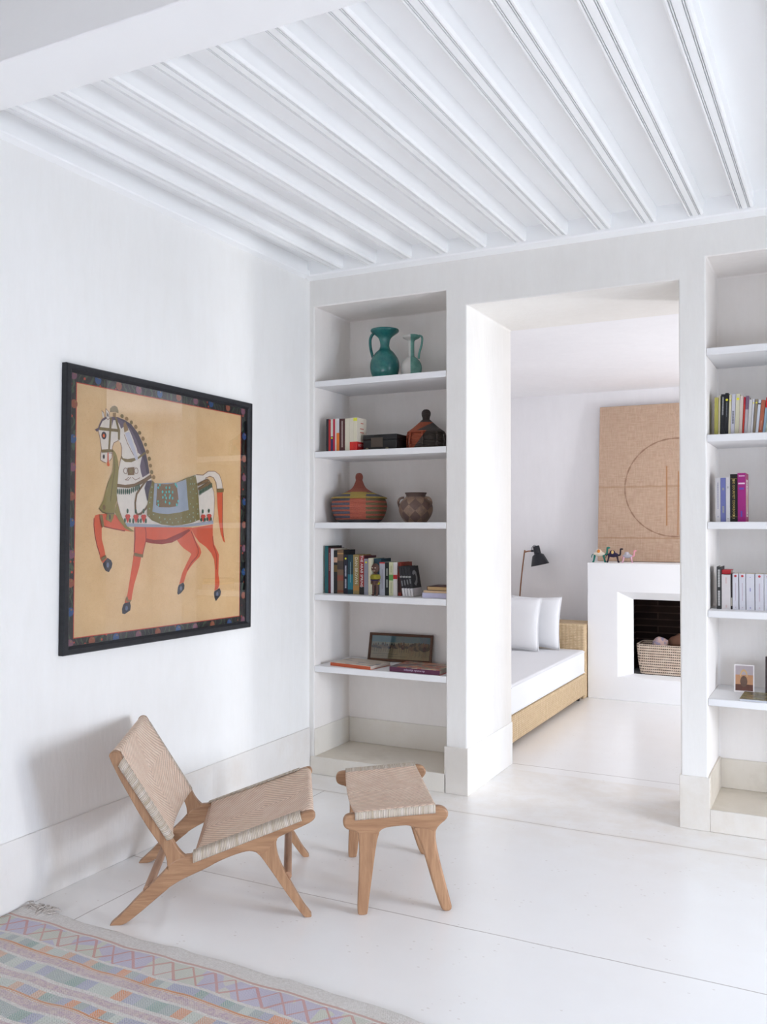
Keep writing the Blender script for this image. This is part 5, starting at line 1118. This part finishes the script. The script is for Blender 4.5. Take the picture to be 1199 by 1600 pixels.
for k in range(24):      # the caravan
    x = .03+k*.0155; s = 1.15+.6*rn.random()+(.7 if k > 16 else 0); zb = .082-rn.random()*.01-(.012 if k > 16 else 0); mi = 3 if rn.random() < .6 else 4
    def bl(cx, cz, rx, rz, mi=mi): bm.faces.new([bm.verts.new((cx+rx*math.cos(2*math.pi*q/10), -.0043-k*.00001, cz+rz*math.sin(2*math.pi*q/10))) for q in range(10)]).material_index = mi
    bl(x, zb+.010*s, .010*s, .0065*s); bl(x, zb+.018*s, .005*s, .006*s, 4 if mi == 3 else 3); bl(x+.011*s, zb+.018*s, .003*s, .008*s)
    for q in (-.006, -.003, .004, .007): rect(x+q*s-.0006, x+q*s+.0006, zb-.012*s, zb+.008*s, mi, -.0042)
rect(.03, .20, .045, .047, 3, -.0042); rect(.06, .26, .032, .0335, 3, -.0042)
me = bpy.data.meshes.new('caravan_painting'); bm.normal_update(); bm.to_mesh(me); bm.free()
link('painting', me, [paint((142, 126, 94), .6, var=.2), paint((126, 134, 120), .6, var=.15), paint((92, 122, 128), .6, var=.12), paint((44, 38, 34), .6), paint((104, 84, 64), .6)], t)
bm = bmesh.new(); bm.faces.new([bm.verts.new(p) for p in ((f_, -.0075, f_), (w_-f_, -.0075, f_), (w_-f_, -.0075, h_-f_), (f_, -.0075, h_-f_))]); obj('glass_pane', bm, M_GLASS, t, smooth=False)

# right niche: slanting pale paperbacks on the second shelf
GR2 = 'slanting books on the second right shelf'
R2 = [('olive-yellow paperback at the left end of the slanting row', -.5565, .0183, .194, .003, (172, 164, 84), {}),
 ('thin cream paperback beside the olive one', -.5375, .0085, .202, .004, (196, 186, 156), {}),
 ('black paperback with white lettering, left of two black ones', -.5275, .0190, .208, .005, (26, 26, 28), dict(extras=marks((196, 196, 196), [(.50, .94)], .3))),
 ('taller black paperback with a yellow dot, right of two black ones', -.5080, .0165, .213, .005, (28, 28, 32), dict(dot=(.84, (214, 208, 50)), extras=marks((120, 124, 130), [(.45, .78)], .3))),
 ('cream paperback with a yellow-green dot right of the black pair', -.4905, .0110, .203, .007, (204, 196, 168), dict(dot=(.86, (206, 206, 60)))),
 ('white paperback with large black capitals', -.4790, .0172, .206, .008, (196, 194, 204), dict(extras=marks((50, 50, 60), [(.28, .60)], .45))),
 ('cream paperback with a bright yellow dot', -.4612, .0192, .205, .009, (206, 200, 172), dict(dot=(.88, (222, 214, 40)))),
 ('pale pink paperback left of the red one', -.4415, .0150, .194, .009, (208, 190, 178), {}),
 ('slim red and orange paperback', -.4260, .0085, .188, .010, (190, 50, 36), dict(bands=((.8, 1, (172, 26, 46)),))),
 ('mauve and grey paperback right of the red one', -.4170, .0145, .193, .011, (178, 168, 172), dict(bands=((.65, 1, (116, 90, 112)),))),
 ('off-white paperback, shorter, beyond the mauve one', -.4020, .0145, .173, .011, (204, 200, 196), {}),
 ('slim white paperback with a yellow sticker', -.3870, .0090, .177, .012, (206, 204, 208), dict(dot=(.88, (222, 214, 50)))),
 ('taupe paperback with a yellow sticker', -.3775, .0120, .174, .015, (140, 126, 108), dict(dot=(.90, (214, 206, 50)))),
 ('slim white paperback with a black mark at the top', -.3650, .0125, .171, .016, (202, 206, 214), dict(bands=((.86, .90, (50, 50, 50)),))),
 ('terracotta paperback with white lettering', -.3520, .0185, .168, .017, (168, 94, 68), dict(extras=marks((206, 160, 140), [(.12, .4)], .2))),
 ('red-topped light blue paperback at the right edge', -.3325, .0120, .180, .0195, (146, 170, 186), dict(bands=((.72, 1, (200, 30, 30)),))),
 ('pale green paperback at the right edge', -.3198, .0120, .175, .0190, (176, 190, 172), {}),
 ('dark grey paperback last at the right edge', -.3068, .0135, .178, .0195, (70, 66, 70), {})]
for lab, x, w, h, ln, c, kw in R2: book(lab, x, w, h, 1.948, y=4.76, d=.12, col=c, lean=ln, group=GR2, hard=False, **kw)
GR3 = 'tall books on the third right shelf'
book('white book at the left of the third right shelf', -.5495, .0235, .219, 1.518, y=4.74, d=.14, col=(196, 192, 192), group=GR3, extras=marks((120, 120, 150), [(.1, .14), (.3, .9)], .18))
book('periwinkle blue book between the two white ones', -.5255, .0245, .219, 1.518, y=4.74, d=.14, col=(104, 108, 160), group=GR3, extras=marks((160, 160, 130), [(.2, .36), (.72, .77)], .35))
book('white book beside the black and gold one', -.5005, .0190, .220, 1.518, y=4.74, d=.14, col=(200, 196, 196), group=GR3, extras=marks((120, 120, 120), [(.76, .80), (.06, .08)], .4))
book('black book with gold capitals THE GOURMET COOKBOOK', -.4810, .0335, .236, 1.518, y=4.74, d=.16, col=(20, 16, 14), group=GR3, title=('THE GOURMET COOKBOOK', (176, 150, 80), .0148, .50), bands=((.90, .905, (180, 156, 90)), (.10, .105, (180, 156, 90))), extras=marks((190, 170, 110), [(.85, .88), (.13, .14), (.07, .08)], .3))
def mag(t, ox, w, h):
    x1 = ox+w
    obj('cover_panel', bx(bmesh.new(), x1-.0003, x1+.0002, .040, .118, h*.10, h*.87), paint((208, 200, 190), .5), t, smooth=False)
    bm = bmesh.new(); prism(bm, [(.072, .2*h), (.088, .2*h), (.094, .32*h), (.098, .5*h), (.088, .62*h), (.083, .71*h), (.078, .71*h), (.075, .62*h), (.062, .5*h), (.066, .32*h)], x1-.0002, x1+.0004, 'x'); obj('cover_drawing', bm, paint((176, 132, 84), .6), t, smooth=False)
    bm = bmesh.new()
    for a, b, c, d in ((.060, .100, .79, .82), (.060, .100, .75, .775), (.062, .092, .69, .71), (.060, .100, .14, .16)): bx(bm, x1-.0002, x1+.0004, a, b, h*c, h*d)
    obj('lettering', bm, paint((140, 80, 130), .5), t, smooth=False)
    bm = bmesh.new(); bx(bm, ox+.006, ox+w-.004, -.0005, 0, h*.93, h*.945); bx(bm, ox+.004, ox+w-.004, -.0005, 0, h*.77, h*.80); obj('spine_lettering', bm, paint((226, 200, 216), .5), t, smooth=False)
    bm = bmesh.new(); bx(bm, ox+.008, ox+w-.008, -.0005, 0, h*.66, h*.70); bx(bm, ox+.014, ox+w-.016, -.0005, 0, h*.10, h*.22); obj('spine_lettering', bm, paint((96, 70, 160), .5), t, smooth=False)
book('thick magenta book with a pale panel on its front cover', -.4465, .0375, .241, 1.518, y=4.74, d=.155, col=(150, 30, 112), cover=(146, 40, 88), group=GR3, extras=mag)
GR4 = 'books on the fourth right shelf'
book('dark grey book with white lettering at the left of the fourth right shelf', -.5475, .0225, .211, z4, y=4.75, d=.14, col=(48, 48, 48), group=GR4, extras=marks((206, 204, 200), [(.08, .44), (.52, .93)], .4))
book('white book supporting the lying red one', -.5240, .0420, .172, z4, y=4.75, d=.13, col=(204, 198, 196), group=GR4, extras=marks((196, 120, 110), [(.75, .92), (.05, .12)], .08))
book('very slim black book squeezed left of the matching white set', -.4812, .0065, .177, z4, y=4.752, d=.14, col=(34, 22, 22), group=GR4, bands=((.1, .33, (180, 172, 160)),))
flatbook('red and grey book lying on top of the white one', -.5240, -.4820, 4.765, 4.89, z4+.1737, .021, (176, 36, 44), (168, 148, 140), GR4)
sets = [(-.4730, .0275, 'first'), (-.4425, .0295, 'second'), (-.4105, .0385, 'third, with blue lettering,'), (-.3690, .0390, 'fourth'), (-.3280, .0350, 'fifth'), (-.2910, .0350, 'sixth')]
for k, (x, w, o_) in enumerate(sets):
    kw = dict(dot=(.935, (178, 52, 58)), extras=marks((178, 150, 164), [(.05, .09), (.25, .75)], .1)) if k != 2 else dict(extras=marks((120, 120, 180), [(.52, .62), (.05, .08), (.9, .91)], .14))
    book('matching white paperback, %s from the left in the set of white spines' % o_, x, w, .178, z4, y=4.75, d=.12, col=(206, 204, 210), group='matching white paperbacks on the fourth right shelf', hard=False, **kw)
# photo card, magazine, dark frame edge
t = thing('photo_card', 'white-bordered photo card of a basket leaning on the lowest right shelf', 'card', (-.484, 4.905, z5+.0005), 0); t.rotation_euler = (R(-12), 0, R(3))
obj('card', bx(bmesh.new(), 0, .096, 0, .0012, 0, .140), paint((222, 216, 214), .5), t, smooth=False)
bm = bmesh.new(); w_, h_ = .096, .140
def rr(x0, x1, z0, z1, mi, y): bm.faces.new([bm.verts.new(p) for p in ((x0, y, z0), (x1, y, z0), (x1, y, z1), (x0, y, z1))]).material_index = mi
rr(.006, .090, .008, .134, 0, -.0003); rr(.006, .090, .035, .088, 1, -.0004); rr(.006, .090, .008, .040, 2, -.0005)
bm.faces.new([bm.verts.new((.046+.017*math.cos(a), -.0006, .055+.028*math.sin(a))) for a in [2*math.pi*k/20 for k in range(20)]]).material_index = 3
for k in range(14):
    a, b = math.pi*k/14, math.pi*(k+1)/14
    bm.faces.new([bm.verts.new((.046+r*math.cos(q), -.0007, .080+r*2*math.sin(q))) for q, r in ((a, .013), (b, .013), (b, .018), (a, .018))]).material_index = 4
me = bpy.data.meshes.new('photo'); bm.normal_update(); bm.to_mesh(me); bm.free()
link('photo', me, [paint((168, 156, 158), .5), paint((178, 132, 96), .5, var=.15), paint((92, 56, 44), .5, var=.4), paint((98, 74, 60), .5, var=.3), paint((196, 160, 110), .5)], t)
M_MAGC = glaze('magazine_cover', lambda t, p, x, y, z: t.mix(t.rng(t.noise(t.map(p, (3, 9, 1)), 3, 4, .6), .4, .6), (.09, .075, .05), (.34, .30, .14)), .25)
t = thing('magazine', 'glossy olive and brown magazine lying on the lowest right shelf', 'magazine', (-.436, 4.668, z5+.0005), R(-1))
obj('cover', bx(bmesh.new(), 0, .29, 0, .215, .0085, .0105), M_MAGC, t, smooth=False); obj('pages', bx(bmesh.new(), .001, .289, .001, .213, 0, .0085), paint((196, 198, 206), .5), t, smooth=False)
t = thing('framed_photo', 'dark frame edge standing at the far right of the lowest right shelf', 'frame', (-.339, 4.93, z5+.0005)); t.rotation_euler = (R(-8), 0, 0)
box('frame_border', (0, .22, 0, .012, 0, .185), paint((52, 36, 34), .4), t, bev=.002)
obj('photo', bx(bmesh.new(), .018, .202, -.0006, .0, .018, .167), paint((96, 104, 88), .4, var=.3), t, smooth=False)

# ================================================================== light
def area(name, loc, rot, sx, sy, power, col, spread=180):
    l = bpy.data.lights.new(name, 'AREA'); l.shape = 'RECTANGLE'; l.size = sx; l.size_y = sy; l.energy = power; l.color = col; l.spread = R(spread)
    o = bpy.data.objects.new(name, l); C.objects.link(o); o.location = loc; o.rotation_euler = rot; return o
RX = (0, R(90), 0)      # faces -x
# daylight at the far room's glazed door, and at the front room's window; the rear lamp is added fill
area('daylight_far_door', (FX1+.27, (FWY0+FWY1)/2, 1.12), RX, 2.15, FWY1-FWY0-.1, 74, (.93, .95, 1))
area('daylight_front_window', (XR+.34, (WY0+WY1)/2, (WZ0+WZ1)/2), (0, R(66), 0), WZ1-WZ0-.1, WY1-WY0-.1, 46, (.94, .955, 1), 125)
area('daylight_near_window', (XR+.34, (VY0+VY1)/2, (WZ0+WZ1)/2), (0, R(62), R(-12)), WZ1-WZ0-.1, VY1-VY0-.1, 58, (.66, .79, 1), 125)
area('fill_rear', (-.9, -3.42, 1.1), (R(40), 0, 0), 2.6, 1.5, 270, (.77, .85, 1), 100)  # fill lamp added behind the camera, aimed down to lift floor and niches
w = bpy.data.worlds.new('daylight'); S.world = w; w.use_nodes = True
w.node_tree.nodes['Background'].inputs[0].default_value = (.75, .85, 1, 1); w.node_tree.nodes['Background'].inputs[1].default_value = 1.0
